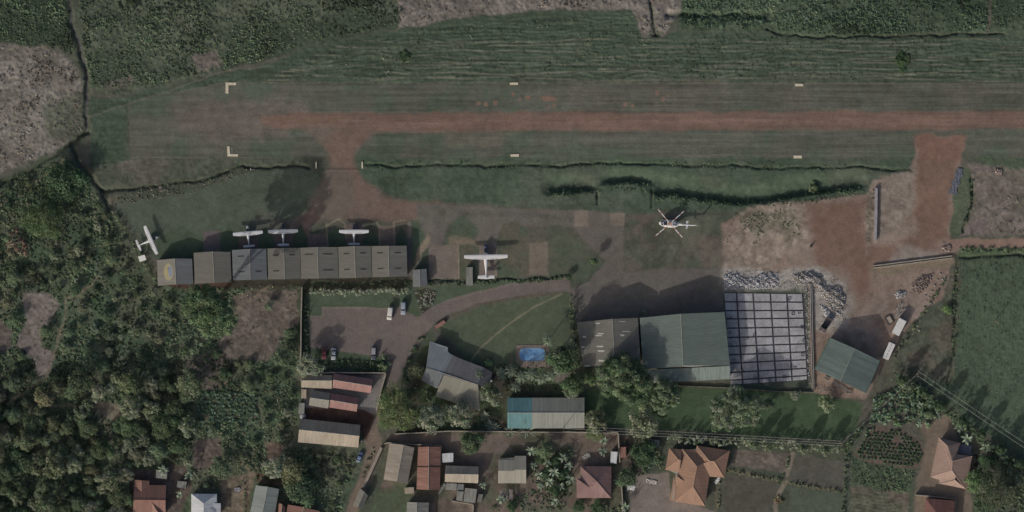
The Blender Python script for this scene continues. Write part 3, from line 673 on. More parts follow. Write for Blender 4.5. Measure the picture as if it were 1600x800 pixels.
def house(name,label,cat,foot,eh,faces,roofmat,wallmat=WALL_W,t=.10,group=None,gables=(),over=.4,caps=(),extra_roofs=(),open_=True,capmat=None,door=True):
    """foot: px polygon of the eaves; faces: list of [(px,py,h)...] roof planes"""
    c=(sum(p[0] for p in foot)/len(foot),sum(p[1] for p in foot)/len(foot))
    root=empty(name,(X(c[0]),Y(c[1]),0)); tag(root,label,cat,group); off=(-X(c[0]),-Y(c[1]),0)
    def sh(p): return (p[0]+off[0],p[1]+off[1],p[2])
    w=MB(); poly=[(q[0]+off[0],q[1]+off[1]) for q in inset(foot,over)]
    w.prism(poly,-.3,eh-.12,0)
    for g in gables:                                           # triangles under the ridge ends: (a,b,ridge,rh)
        cc=Vector(PT(c)); P=[]
        for q in g[:3]:
            v=Vector(PT(q)); u=v-cc; v=cc+u*max(.2,(u.length-over*1.25)/u.length); P.append((v.x+off[0],v.y+off[1]))
        inw=(Vector((0,0))-Vector(P[2])); inw=inw.normalized()*.15 if inw.length>0 else Vector((0,0))
        vs=[(P[0][0],P[0][1],eh-.14),(P[1][0],P[1][1],eh-.14),(P[2][0],P[2][1],g[3]-.2)]
        vs+=[(p[0]+inw.x,p[1]+inw.y,p[2]) for p in vs]
        w.add(vs,[(0,1,2),(5,4,3),(0,3,4,1),(1,4,5,2),(2,5,3,0)])
    w.build('wall',wallmat,root)
    if open_: openings(root,poly,eh,door=door)
    def roofpart(fl,mat):
        r=MB()
        for f in fl: r.slab([sh(v3(p,p[2])) for p in f],t)
        return r.build('roof',mat,root,uv=True)
    ro=roofpart(faces,roofmat)
    for fl,mat in extra_roofs: roofpart(fl,mat)
    if caps:
        k=MB()
        for pl in caps: k.tube([sh(v3(p,p[2]+.01)) for p in pl],.11,6)
        k.build('ridge_cap',capmat or CAPM,ro)
    root['_off']=list(off); return root
def lerp(a,b,t): return tuple(a[i]+(b[i]-a[i])*t for i in range(len(a)))
def gable(name,label,cat,L,R,eh,rh,mat,ridge=None,wallmat=WALL_W,group=None,mat2=None,door=True,open_=True,over=.35,capmat=None):
    """L=(a,b), R=(d,c): the two eaves, a-d and b-c are the gable ends"""
    (a,b),(d,c)=L,R; r0,r1=ridge or (lerp(a,d,.5),lerp(b,c,.5))
    A_=(*a,eh);B_=(*b,eh);C_=(*c,eh);D_=(*d,eh);R0=(*r0,rh);R1=(*r1,rh)
    f1=[A_,B_,R1,R0]; f2=[R0,R1,C_,D_]
    kw=dict(extra_roofs=[([f2],mat2)]) if mat2 else {}
    return house(name,label,cat,[a,b,c,d],eh,[f1] if mat2 else [f1,f2],mat,wallmat,group=group,gables=((a,d,r0,rh),(b,c,r1,rh)),caps=([R0,R1],),open_=open_,door=door,over=over,capmat=capmat,**kw)
def shed(name,label,quad,h0,h1,mat,cat='shed',wallmat=TIMBER,group=None,over=.12,t=.06):
    """mono-pitch: quad[0],quad[1] low edge, quad[2],quad[3] high edge"""
    c=(sum(p[0] for p in quad)/4,sum(p[1] for p in quad)/4); root=empty(name,(X(c[0]),Y(c[1]),gz(*c))); tag(root,label,cat,group)
    P=[(X(p[0])-X(c[0]),Y(p[1])-Y(c[1])) for p in quad]
    cen=Vector((0,0)); Q=[tuple(Vector(p)*max(.3,(Vector(p).length-over*1.3)/Vector(p).length)) for p in P]
    w=MB(); hs=[h0,h0,h1,h1]
    vs=[(q[0],q[1],-.2) for q in Q]+[(q[0],q[1],hs[i]-t-.04) for i,q in enumerate(Q)]
    w.add(vs,[(3,2,1,0),(4,5,6,7)]+[(i,(i+1)%4,4+(i+1)%4,4+i) for i in range(4)]); w.build('wall',wallmat,root)
    r=MB(); r.slab([(p[0],p[1],hs[i]) for i,p in enumerate(P)],t); r.build('roof',mat,root,uv=True)
    a,b=Vector(Q[0]),Vector(Q[1]); d=(b-a); n=Vector((d.y,-d.x)).normalized(); mid=(a+b)/2
    if n.dot(mid)<0: n=-n
    M=Matrix.Translation((mid.x,mid.y,0))@Matrix.Rotation(math.atan2(d.y,d.x),4,'Z')
    k=MB(); w_=min(.8,d.length*.5); k.box(-w_/2,w_/2,-.03,.03,.02,min(1.9,h0-.2),0,M); k.build('door',DOORM,root)
    return root
# ---- hangar row: seven small aircraft hangars
HG='small aircraft hangars in a row'
hang=[([(246.3,406.4),(247.1,446.6)],[(300.7,404.4),(302.6,443.6)],[(273.9,403.9),(276,444)],PALE_RF,SLATE_RF,'pale hangar at the row\'s end with round yellow and blue emblem on its roof'),  # lit west and shaded east slope put into two sheet colours
 ([(303.2,395),(304.9,443.7)],[(360.6,393.6),(362.4,441)],[(333.2,393),(335.6,441.8)],GREY_RF,None,'plain beige grey hangar roof without skylight strips, next to the emblem roof'),
 ([(363,390.6),(364.6,438)],[(416.4,388.4),(418,436.5)],[(390.7,389),(392,437)],SLATE_RF,None,'dark slate hangar roof in tree shade behind the plane with one wing lit'),
 ([(418.2,388.4),(419.6,436.5)],[(469,387.4),(470.4,435.6)],[(444,387.4),(445.5,436)],GREY_RF,None,'hangar roof directly below the dark nosed plane, half dappled by shade'),
 ([(469.6,387.2),(471,435.4)],[(527.8,386),(529.4,434.6)],[(496.5,386),(498,435)],GREY_RF,None,'wide hangar roof with long skylight strips between the two dark nosed planes'),
 ([(528.6,386),(530.2,434.4)],[(580,384.4),(581.2,433)],[(554.3,384.6),(556,434)],GREY_RF,None,'hangar roof directly below the white winged plane with blue tail'),
 ([(580.8,384.4),(582,433)],[(635.6,384),(636.8,432)],[(607.2,384.2),(608.4,432.4)],GREY_RF,DARK_RF,'last hangar of the row beside the narrow paved alley')]
for i,(L,R,r,m,m2,lab) in enumerate(hang):
    h=gable('hangar',lab,'hangar',L,R,3.3,4.3,m,ridge=r,wallmat=METAL_W,group=HG,mat2=m2,open_=False,over=.25)
    off=h['_off']
    # big sliding door on the north side
    a=Vector(PT(L[0]));b=Vector(PT(R[0])); d=(b-a).normalized(); mid=(a+b)/2+Vector((off[0],off[1])); 
    M=Matrix.Translation((mid.x,mid.y,0))@Matrix.Rotation(math.atan2(d.y,d.x),4,'Z')
    k=MB(); k.box(-5,-.02,-.42,-.36,.02,2.6,0,M); k.box(.02,5,-.42,-.36,.02,2.6,0,M); k.build('door',DOORM,h)
    if i>=2:
        for side in (0,1):                                     # two translucent strips on each slope
            for tt in (.22,.73):
                e0,e1=(L if side==0 else R); pe=lerp(e0,e1,tt); pr=lerp(r[0],r[1],tt)
                wid=.5 if i==4 else .36
                p0=lerp((*pe,3.3),(*pr,4.3),.5-wid/2); p1=lerp((*pe,3.3),(*pr,4.3),.5+wid/2)
                if random.random()<.12: continue
                hw=1.0; q=[]
                for p,dy in ((p0,-hw),(p1,-hw),(p1,hw),(p0,hw)): q.append((X(p[0])+off[0],Y(p[1]+dy)+off[1],p[2]+.035))
                k=MB(); k.slab(q,.03); k.build('skylight',SKYL,h)
    if i==0:                                                   # emblem painted on sheet discs on the west slope
        YEL=plain('emblem yellow',A(138,129,92),.6,.12,2); BLU=plain('emblem blue',A(112,120,138),.6,.12,2); PLW=plain('emblem pale field',A(140,136,112),.6,.12,2); DKB=plain('emblem dark mark',A(66,74,96),.6,.1,2)
        cx,cy=264.3,424.6
        def hz(px): 
            t=(px-246.7)/(274.9-246.7); return 3.3+1.0*t
        def disc(mname,pts,lift,mat):
            k=MB(); k.slab([(X(p[0])+off[0],Y(p[1])+off[1],hz(p[0])+lift) for p in pts],.012); return k.build(mname,mat,h)
        def ell(rx,ry,a0=0,a1=360,n=40,dx=0,dy=0): return [(cx+dx+rx*math.cos(math.radians(a0+(a1-a0)*j/n)),cy+dy+ry*math.sin(math.radians(a0+(a1-a0)*j/n))) for j in range(n+(0 if a1-a0==360 else 1))]
        e=disc('emblem',ell(7.6,13.2),.03,YEL)
        for pts,lf,mt,nm in ((ell(6.7,12.0),.045,PLW,'emblem_field'),(ell(5.4,10.4,90,270)+[(cx-1.4,cy-8),(cx-.6,cy),(cx-1.4,cy+8)],.06,YEL,'emblem_crescent'),(ell(4.6,9.4,-90,90,dx=1.2,dy=-.5)+[(cx+.2,cy+3),(cx-1.2,cy-1),(cx+.6,cy-6)],.075,BLU,'emblem_swirl'),(ell(.8,1.5,dx=-.6,dy=-5.5,n=14),.09,DKB,'emblem_dot')):
            o=disc(nm,pts,lf,mt); o.parent=e
# ---- large hangars
g1=gable('workshop_hangar','large grey beige hangar with scattered white skylight sheets beside the green one','hangar',[(901,503.5),(911,573)],[(996.4,496.6),(1000.6,568)],5.3,7.4,GREY_RF,ridge=((956.5,498),(960,570.5)),wallmat=METAL_W,open_=False)
off=g1['_off']
for (px,py,w,hh) in [(932,505,5,.9),(938,521,4.5,.9),(935,524,5,.9),(937,541,5,1.1),(911,542,3,1),(939,548,5,1.2),(913,526,2.4,1.2),(908,508,4,.8),(940,563,5,1.4),(972,502,5,.6),(972,523.5,3,1.3),(978,517.5,6,.6),(917,571,4,1)]:
    t=(px-903)/(957-903) if px<957 else (998-px)/(998-957); z=5.3+2.1*t+.04; s=2.1/((957-903)*S)*(1 if px<957 else -1.3)
    k=MB(); k.slab([(X(px-w)+off[0],Y(py-hh)+off[1],z-w*S*s),(X(px+w)+off[0],Y(py-hh)+off[1],z+w*S*s),(X(px+w)+off[0],Y(py+hh)+off[1],z+w*S*s),(X(px-w)+off[0],Y(py+hh)+off[1],z-w*S*s)],.03); k.build('skylight',SKYW,g1)
g2=house('maintenance_hangar','biggest hangar, grey green roof with a lean-to strip beside the concrete slab','hangar',[(999.2,496.6),(1131.6,487.4),(1139.8,571),(1004.5,577)],5.4,
   [[(999.2,496.6,5.4),(1063,490,7.8),(1066.6,570.8,7.8),(1004.5,577,5.4)],[(1063,490,7.8),(1131.6,487.4,5.4),(1139.8,571,5.4),(1066.6,570.8,7.8)]],TEAL_RF,METAL_W,
   gables=(((999.2,496.6),(1131.6,487.4),(1063,490),7.8),((1004.5,577),(1139.8,571),(1066.6,570.8),7.8)),caps=([(1063,490,7.8),(1066.6,570.8,7.8)],),open_=False,
   extra_roofs=[([[(1008,577.4,4.9),(1139.9,571.6,4.9),(1140.6,592,3.9),(1022,598,3.9)]],LEANTO_RF)])
off=g2['_off']; k=MB(); k.prism([(X(p[0])+off[0],Y(p[1])+off[1]) for p in [(1024,579),(1138,573),(1138.6,590),(1024,596)]],-.3,3.85); k.build('lean_to_wall',METAL_W,g2)
for g,a,b in ((g1,(901,503.5),(996.4,496.6)),(g2,(999.2,496.6),(1131.6,487.4))):
    off=g['_off']; a=Vector(PT(a));b=Vector(PT(b)); d=(b-a).normalized(); mid=(a+b)/2+Vector((off[0],off[1])); L=(b-a).length
    M=Matrix.Translation((mid.x,mid.y,0))@Matrix.Rotation(math.atan2(d.y,d.x),4,'Z')
    for j in range(4):
        w=L*.8/4; k=MB(); k.box(-L*.4+j*w+.02,-L*.4+(j+1)*w-.02,-.75,-.66,.02,4.6,0,M); k.build('door',DOORM,g)
# ---- green shed in the yard
g3=gable('storage_shed','green ribbed shed standing askew beside the white containers','shed',[(1296,527.3),(1272.4,576.8)],[(1373.6,563.3),(1352.2,614.4)],3.7,6.9,SHEDG_RF,ridge=((1333.8,544),(1312,595)),wallmat=METAL_W,open_=False)
TRIM=plain('green fascia',A(66,92,86),.5,.15,1); off=g3['_off']; 
for p,q in (((1296,527.3,3.72),(1272.4,576.8,3.72)),((1373.6,563.3,3.72),(1352.2,614.4,3.72))): k=MB(); k.tube([(X(p[0])+off[0],Y(p[1])+off[1],p[2]),(X(q[0])+off[0],Y(q[1])+off[1],q[2])],.16,6); k.build('gutter',TRIM,g3)
# ---- lodge and its cottage
LODGE_RF=sheet_roof('lodge slate blue roof',A(108,116,120),1.0,.16,tone=.05)
lo=house('lodge','angled lodge with slate blue and beige roof planes above the lawn','lodge',[(672,533),(768,581),(748,641),(662,600)],2.9,
  [[(666,574,4.3),(693,585.5,4.3),(707.5,555.6,2.9),(699.5,549,2.9),(700,542.5,2.9),(671.5,533,2.9)]],LODGE_RF,WALL_W,open_=False,over=1.2,
  extra_roofs=[([[(693,585.5,4.31),(747,601,4.31),(757,574.5,2.9),(707.5,555.6,2.9)]],sheet_roof('charcoal sheet roof',A(96,96,98),1,.18)),
               ([[(747,601,4.3),(764,606,3.2),(769.4,581.2,2.9),(757,574.5,2.9)]],sheet_roof('charcoal porch roof',A(74,76,80),1,.2)),
               ([[(694,585,4.3),(747,601,4.3),(750,642,2.9),(680,619,2.9)]],sheet_roof('lodge beige roof',A(118,116,104),1.0,.16,tone=.05)),
               ([[(666,575,4.28),(693,585,4.28),(682.6,606.7,3.3),(658.5,594,3.3)]],SLATE_RF)],
  caps=([(666,574,4.3),(747,601,4.3)],))
k=MB();off=lo['_off'];k.prism([(X(p[0])+off[0],Y(p[1])+off[1]) for p in ((741.5,600),(757,606),(751,627),(736,620))],-.2,2.7);k.build('porch',WALL_W,lo)
ct=house('guest_cottage','long cottage with turquoise end bay and pale grey roof beside the pool garden','cottage',[(793,621.5),(913,621),(913,669),(793,669)],2.7,
  [[(831,621.3,2.7),(913,621,2.7),(913,644.5,4.3),(831,644.5,4.3)],[(831,644.5,4.3),(913,644.5,4.3),(913,669,2.7),(831,669,2.7)]],sheet_roof('cottage sheet roof',A(116,119,113),.55,.14),WALL_W,
  gables=(((793,621.5),(793,669),(793,644.5),4.3),((913,621),(913,669),(913,644.5),4.3)),caps=([(793,644.5,4.3),(913,644.5,4.3)],),
  extra_roofs=[([[(793,621.5,2.7),(830.9,621.3,2.7),(830.9,644.5,4.3),(793,644.5,4.3)],[(793,644.5,4.3),(830.9,644.5,4.3),(830.9,669,2.7),(793,669,2.7)]],AQUA_RF)])
# ---- walled compound below the car park
gable('workshop_shed','beige roofed block under the tree at the car park corner','building',[(472.3,584.6),(519.6,586)],[(471,605),(518.6,607.3)],2.7,4.0,BEIGE_RF,ridge=((472,594),(519.2,594.6)))
gable('workshop_shed','longer of the two faded red roofs in the walled compound','building',[(521.3,583.4),(583.5,592)],[(520.2,605.5),(579,614)],2.8,4.3,RED_RF,ridge=((520.6,593.2),(581.2,602.8)))
gable('workshop_shed','small pale roofed block beside the shorter red roof','building',[(486.3,609.3),(516.6,614)],[(483,633),(513,638)],2.6,3.9,PALE_RF,ridge=((485,621),(515,625.4)))
gable('workshop_shed','shorter of the two faded red roofs in the walled compound','building',[(517.8,614.2),(561,621.7)],[(515,636.4),(557.4,643)],2.6,4.1,RED_RF,ridge=((516.6,624.6),(559.2,632)))
gable('long_shed','long beige roofed block beside the brown soil yard','building',[(469.6,653.7),(563.3,663.7)],[(465.8,690.6),(560,699)],2.9,5.3,BEIGE_RF,ridge=((468,670.7),(562,680.7)))
shed('lean_to','rusty little lean-to on the compound wall between beige roof and round tank',[(471,622),(479,622.6),(479,608.5),(471,608)],1.9,2.3,BEIGE_RF)
shed('lean_to','grey narrow lean-to on the compound wall beside the soil yard',[(466.5,646),(475.5,646.6),(476.5,629.6),(467.5,629)],1.9,2.3,GREYD_RF)
# ---- village
gable('house','long grey tilted gable house standing along the sandy lane','house',[(609,692.4),(599.5,749)],[(647.7,699),(636.8,756)],2.8,4.5,sheet_roof('pale brown sheet roof',A(126,118,108),.9,.22),ridge=((631,694.7),(620.5,752)))
r2=gable('row_house','narrow rust red roofed house with a seam across its middle','house',[(653.5,698),(651,764)],[(688.9,697.6),(687.5,764.7)],2.7,4.2,RUST_RF,ridge=((670.4,697.4),(669.6,764.9)),wallmat=WALL_B)
off=r2['_off'];k=MB();k.tube([(X(651.5)+off[0],Y(729.3)+off[1],2.75),(X(670)+off[0],Y(729.3)+off[1],4.28),(X(688)+off[0],Y(729.6)+off[1],2.75)],.16,6);k.build('parapet',plain('dark flashing',A(70,52,48),.7,.2,1),r2)
shed('store_shed','bright bluish flat roofed shed beside the rust red roof',[(691.5,722.4),(708.2,721.4),(708.4,707.4),(691,708.4)],2.2,2.4,BLUEW_RF,wallmat=WALL_G)
gable('house','beige gable house behind the grey lean-to sheds','house',[(696.4,727),(748,728.7)],[(695,752.8),(747,754.6)],2.7,4.1,sheet_roof('cream sheet roof',A(136,128,116),.9,.2),ridge=((695.6,739.9),(747.6,740.8)))
for q,h0,h1,m,lab in (([(686,772.5),(697,757.8),(694,754.5),(684.5,771)],2.0,2.2,GREYD_RF,'thin crooked grey lean-to roof of the shed cluster'),
   ([(696,765),(713,766),(714,755.3),(697,754.6)],2.0,2.4,GREYD_RF,'light grey shed roof touching the beige gable house'),
   ([(714.5,766),(724.6,766.8),(725,756.2),(715,755.6)],2.0,2.3,SLATE_RF,'small bluish shed roof in the middle of the shed cluster'),
   ([(713,781),(722.5,783.6),(725,768),(714.5,767)],2.0,2.3,GREYD_RF,'plain grey shed roof below the small bluish one'),
   ([(723.8,784),(742.5,785.8),(745.4,764),(727,762)],2.0,2.5,GREYD_RF,'largest bluish grey shed of the cluster'),
   ([(745.5,783.6),(752,785),(755,772),(748,771.4)],1.8,2.0,DARK_RF,'little dark shed with white rim at the cluster edge'),
   ([(632.4,771.4),(647,770.8),(646.8,761),(632,761.6)],1.9,2.2,BEIGE_RF,'small beige box shed alone on the grass below the grey house'),
   ([(953.6,723.6),(963,724),(965,706),(954.4,705)],2.0,2.5,BLUEW_RF,'white tin shed against the boundary wall near maroon roof'),
   ([(969.4,715.4),(978.4,714.6),(978,698),(969.4,698.4)],2.0,2.3,RUST_RF,'small brown roofed hut just outside the boundary wall'),
   ([(243.8,746.4),(261,748.4),(262,735),(244.4,733.4)],2.0,2.3,GREYD_RF,'grey tin shed half hidden by banana leaves behind the red house'),
   ([(276.4,761),(290.4,763.4),(292.4,752.6),(278,751)],1.8,2.0,GREYD_RF,'tiny tin privy between the red house and silver roof'),
   ([(1013,698),(1029.6,699.6),(1030.6,687.6),(1014.6,686)],2.0,2.1,GREYD_RF,'lone grey flat roofed tank room under the big hedge')):
    shed('shed',lab,q,h0,h1,m,group='small tin sheds')
gable('cottage','grey two slope cottage roof cut by the frame beside the grass yard','house',[(636.3,784),(634,830)],[(670.5,785),(668,831)],2.6,4.0,GREYD_RF,ridge=((652,784.4),(650,830.6)))
gable('gatehouse','pale gable hut on the sandy lane edge, east slope toned as shaded','hut',[(562.8,763),(551.4,790.5)],[(575.4,774),(566,793.5)],2.4,3.4,PALE_RF,ridge=((569.6,768),(559.4,792)),mat2=DARK_RF)  # shade of the east slope put into its darker sheet colour
house('house','small stepped grey house among bananas','house',[(778.6,714.5),(822,712.5),(821.8,754.7),(778.4,754.6)],2.7,
   [[(804,712,2.7),(822,712,2.7),(822,733.3,4.0),(804,733.3,4.0)],[(778.8,718,2.85),(803.8,718,2.85),(803.8,735,3.9),(778.8,735,3.9)],[(778.6,735,3.92),(804,735,3.92),(804,733.4,4.0),(822,733.4,4.0),(821.8,754.7,2.7),(778.4,754.6,2.7)]],sheet_roof('light tin roof',A(130,128,118),.75,.12,width=.14),over=.5)
def Q6(p,h): return (760+p[0]/5.7125,660+p[1]/5.7125,h)
house('house','maroon hipped house with a small side gable','house',[Q6(p,0)[:2] for p in ((832,390),(1115,390),(1112,672),(806,672))],2.8,
   [[Q6((840,390),2.8),Q6((1115,390),2.8),Q6((990,528),5.1)],[Q6((1115,390),2.8),Q6((1112,672),2.8),Q6((990,528),5.1)],[Q6((805,672),2.8),Q6((1112,672),2.8),Q6((990,528),5.1),Q6((922,580),4.1)],[Q6((840,390),2.8),Q6((990,528),5.1),Q6((922,580),4.1),Q6((840,505),2.8)]],MAROON_RF,over=.6,
   extra_roofs=[([[Q6((805,498),3.7),Q6((922,580),4.12),Q6((805,672),2.82)],[Q6((805,498),3.7),Q6((842,500),2.85),Q6((922,578),4.1)]],MAROON_RF)],caps=([Q6((840,390),2.8),Q6((990,528),5.1),Q6((1112,672),2.8)],),capmat=MAROON_RF)
def Q7(p,h): return (1000+p[0]/5.7125,660+p[1]/5.7125,h)
def fl(fn,*fs): return [[fn(p[:2],p[2]) for p in f] for f in fs]
E=2.9
house('villa','large villa with many orange hips and wings','house',[Q7(p,0)[:2] for p in ((262,235),(505,215),(790,255),(745,485),(612,490),(575,738),(270,700),(300,460),(230,418))],E,
  fl(Q7,[(375,235,E),(505,390,5.4),(470,572,5.4),(312,703,E),(318,560,E),(345,440,E)],
        [(375,235,E),(495,245,E),(575,360,4.0),(562,362,4.3),(505,390,5.4)],
        [(505,390,5.4),(562,362,4.3),(618,480,E),(598,600,E),(578,745,E),(470,572,5.4)],
        [(470,572,5.4),(578,745,E),(312,703,E)]),TILE_RF,over=.7,
  extra_roofs=[(fl(Q7,[(258,228,E-.1),(340,330,4.3),(225,420,E-.1)],[(225,420,E-.1),(340,330,4.3),(362,334,4.28),(350,445,E-.1)],[(258,228,E-.1),(372,240,E-.1),(362,332,4.28),(340,330,4.3)]),TILE_RF),
   (fl(Q7,[(505,205,E),(800,250,E),(660,345,5.0),(618,342,5.0)],[(800,250,E),(748,490,E),(660,345,5.0)],[(748,490,E),(660,345,5.0),(618,342,5.0),(562,362,4.5),(622,482,E)],[(505,205,E),(618,342,5.0),(580,360,4.2),(495,250,E)]),TILE_RF),
   (fl(Q7,[(300,472,2.75),(320,565,2.9),(312,703,2.9),(265,700,2.4)],[(318,470,3.3),(388,520,4.05),(320,566,2.95)]),TILE_RF),
   (fl(Q7,[(408,625,4.35),(460,728,2.95),(328,708,2.95)],[(408,625,4.35),(478,578,5.35),(572,742,3.0),(466,730,3.0)]),TILE_RF)],
  caps=([Q7((375,235),E),Q7((505,390),5.4),Q7((470,572),5.4),Q7((578,745),E)],[Q7((470,572),5.4),Q7((312,703),E)],[Q7((505,205),E),Q7((618,342),5.0),Q7((660,345),5.0),Q7((800,250),E)],[Q7((660,345),5.0),Q7((748,490),E)],[Q7((258,228),E-.1),Q7((340,330),4.3),Q7((225,420),E-.1)]),capmat=plain('orange ridge tile',A(150,122,100),.8,.12,1))
def Q8(p,h): return (1400+p[0]/5.0,640+p[1]/5.0,h)
house('bungalow','pinkish tan hipped bungalow with a blue grey patio at its corner','house',[Q8(p,0)[:2] for p in ((335,225),(495,262),(478,345),(585,365),(540,610),(270,525))],E,
  fl(Q8,[(330,218,E),(400,285,4.6),(395,355,4.6),(435,400,5.2),(430,470,5.2),(265,525,E)],[(330,218,E),(500,258,E),(400,285,4.6)],[(400,285,4.6),(500,258,E),(472,345,3.6),(435,400,5.2),(395,355,4.6)],
        [(435,400,5.2),(472,345,3.6),(592,362,E)],[(435,400,5.2),(592,362,E),(540,618,E),(460,515,4.7),(430,470,5.2)],[(265,525,E),(430,470,5.2),(460,515,4.7),(335,548,E)]),TILE2_RF,over=.6,
  extra_roofs=[(fl(Q8,[(335,548,E-.05),(460,515,4.6),(455,546,4.0),(335,574,E-.3)],[(335,576,E-.1),(456,546,4.3),(540,618,E-.02)]),TILE2_RF)],
  caps=([Q8((330,218),E),Q8((400,285),4.6),Q8((395,355),4.6),Q8((435,400),5.2),Q8((430,470),5.2),Q8((460,515),4.7),Q8((540,618),E)],[Q8((435,400),5.2),Q8((592,362),E)],[Q8((265,525),E),Q8((430,470),5.2)]),capmat=plain('pink ridge tile',A(150,126,112),.8,.12,1))
k=MB(); k.prism([PT(Q8(p,0)) for p in ((485,268),(592,282),(582,356),(476,338))],-.2,.35); tag(k.build('patio',plain('blue grey paving',A(110,112,124),.8,.2,.8)),'blue grey paved patio in the corner of the pinkish bungalow','patio')
def Q9(p,h): return (1400+p[0]/5.0,640+p[1]/5.0,h)
house('house','dark red hipped house behind a low wall at the frame edge','house',[Q9(p,0)[:2] for p in ((228,692),(452,712),(440,1000),(205,1000))],2.8,
  fl(Q9,[(228,690,2.8),(455,710,2.8),(345,850,4.9)],[(455,710,2.8),(440,1000,2.8),(345,850,4.9)],[(440,1000,2.8),(205,1000,2.8),(345,850,4.9)],[(205,1000,2.8),(228,690,2.8),(345,850,4.9)]),DRED_RF)
def Q10(p,h): return (180+p[0]/5.0,710+p[1]/5.0,h)
house('house','brick red gabled house with a small cross gable beside the thicket','house',[Q10(p,0)[:2] for p in ((148,238),(402,240),(398,480),(140,480))],2.8,
  fl(Q10,[(148,236,2.8),(402,238,2.8),(398,354,4.7),(148,351,4.7)],[(148,351,4.7),(398,354,4.7),(396,490,2.8),(138,488,2.8)]),BRICKRED_RF,over=.5,
  extra_roofs=[(fl(Q10,[(155,197,2.8),(212,200,4.0),(212,290,4.0),(152,245,2.9)],[(212,200,4.0),(270,205,2.8),(270,245,2.95),(212,290,4.0)]),BRICKRED_RF),(fl(Q10,[(295,378,4.5),(295,490,2.9),(350,470,4.4)],[(295,378,4.5),(350,470,4.4),(394,480,3.0)]),BRICKRED_RF)],
  caps=([Q10((148,351),4.72),Q10((398,354),4.72)],),capmat=BRICKRED_RF,wallmat=WALL_B)
house('house','silver sheet roofed house, brightest roof at the bottom edge','house',[Q10(p,0)[:2] for p in ((597,305),(797,307),(797,520),(597,520))],2.8,
  fl(Q10,[(597,305,2.8),(797,307,2.8),(695,380,4.6)],[(597,305,2.8),(695,380,4.6),(695,520,4.6),(597,520,2.8)],[(797,307,2.8),(797,520,2.8),(695,520,4.6),(695,380,4.6)]),BLUEW_RF,
  extra_roofs=[(fl(Q10,[(770,378,3.3),(827,380,2.8),(827,520,2.8),(770,520,3.3)],[(740,425,4.0),(775,430,3.5),(790,470,3.4),(770,460,3.7)]),BLUEW_RF)])
gable('house','grey ribbed gable house under the trees left of the lane','house',[(400,758),(389,812)],[(436.6,763.6),(427,818)],2.8,4.4,sheet_roof('blue grey ribbed roof',A(112,120,118),.8,.15,width=.15),ridge=((419,760),(408,815)),open_=True)
gable('house','small brick red roof half cut off at the bottom edge','house',[(436,786),(433,830)],[(446.5,792),(444,836)],2.6,3.6,BRICKRED_RF,ridge=((441,787),(438,833)),open_=False)
gable('house','wide orange red roof cut off at the bottom edge beside dark scrub','house',[(450,788),(444,826)],[(500,798.5),(494,836)],2.6,3.4,BRICKRED_RF,ridge=((475,792),(469,830)),open_=False)
# ---- small huts beside the apron
s1=gable('hut','grey blue roofed hut at the end of the paved alley','hut',[(644.6,421.6),(645.4,448.4)],[(666.4,420),(668.2,447)],2.5,3.0,SLATE_RF,wallmat=WALL_W,open_=False)
shed('hut','narrow weathered hut standing astride the ditch by the big plane',[(728.6,446),(739,446),(738.6,417.4),(728.4,417.6)],1.6,1.9,GREYD_RF,cat='hut')
# ---- foundation slab of a building under construction
TL,TR,BR,BL=(1131.8,457),(1256,458.5),(1264,594),(1142,602)
def sl(u,v): 
    a=lerp(TL,TR,u); b=lerp(BL,BR,u); return lerp(a,b,v)
us=[0,.152,.36,.578,.785,.985]; vs=[0,.10,.195,.285,.385,.485,.58,.672,.762,.862,.945,1.0]
fs=empty('foundation_slab',(X(1198),Y(528),0)); tag(fs,'grey concrete foundation slab divided by dark trenches beside the biggest hangar','foundation')
def so(p): return (X(p[0])-X(1198),Y(p[1])-Y(528))
SLAB=plain('fresh concrete',A(138,138,141),.9,.3,.16); TRN=plain('trench bottom',A(66,66,73),.95,.25,1)
k=MB(); k.prism([so(p) for p in (TL,TR,BR,BL)],-.3,.04); k.build('trench_base',TRN,fs)
k=MB()
for i in range(5):
    for j in range(11):
        e=.0105; f=.0080
        k.prism([so(sl(us[i]+(e if i else 0),vs[j]+f)),so(sl(us[i+1]-e,vs[j]+f)),so(sl(us[i+1]-e,vs[j+1]-f)),so(sl(us[i]+(e if i else 0),vs[j+1]-f))],.035,.24)
k.build('concrete_floor',SLAB,fs)
for (px,py) in [(1153,477),(1142,497),(1141,519),(1141,539),(1147,563),(1179,523),(1230.5,471),(1233.5,466),(1249,488),(1253,511),(1256,532),(1254,554),(1242,575),(1180,591),(1203,594),(1225,588.5),(1160,580),(1239,490)]:
    k=MB(); cx,cy=so((px,py)); q=.55
    for (a,b,c,d) in ((-q,q,-q,-q+.18),(-q,q,q-.18,q),(-q,-q+.18,-q+.18,q-.18),(q-.18,q,-q+.18,q-.18)): k.box(cx+a,cx+b,cy+c,cy+d,.22,.40)
    k.build('column_footing',plain('dark formwork',A(84,84,90),.9,.2,1),fs)
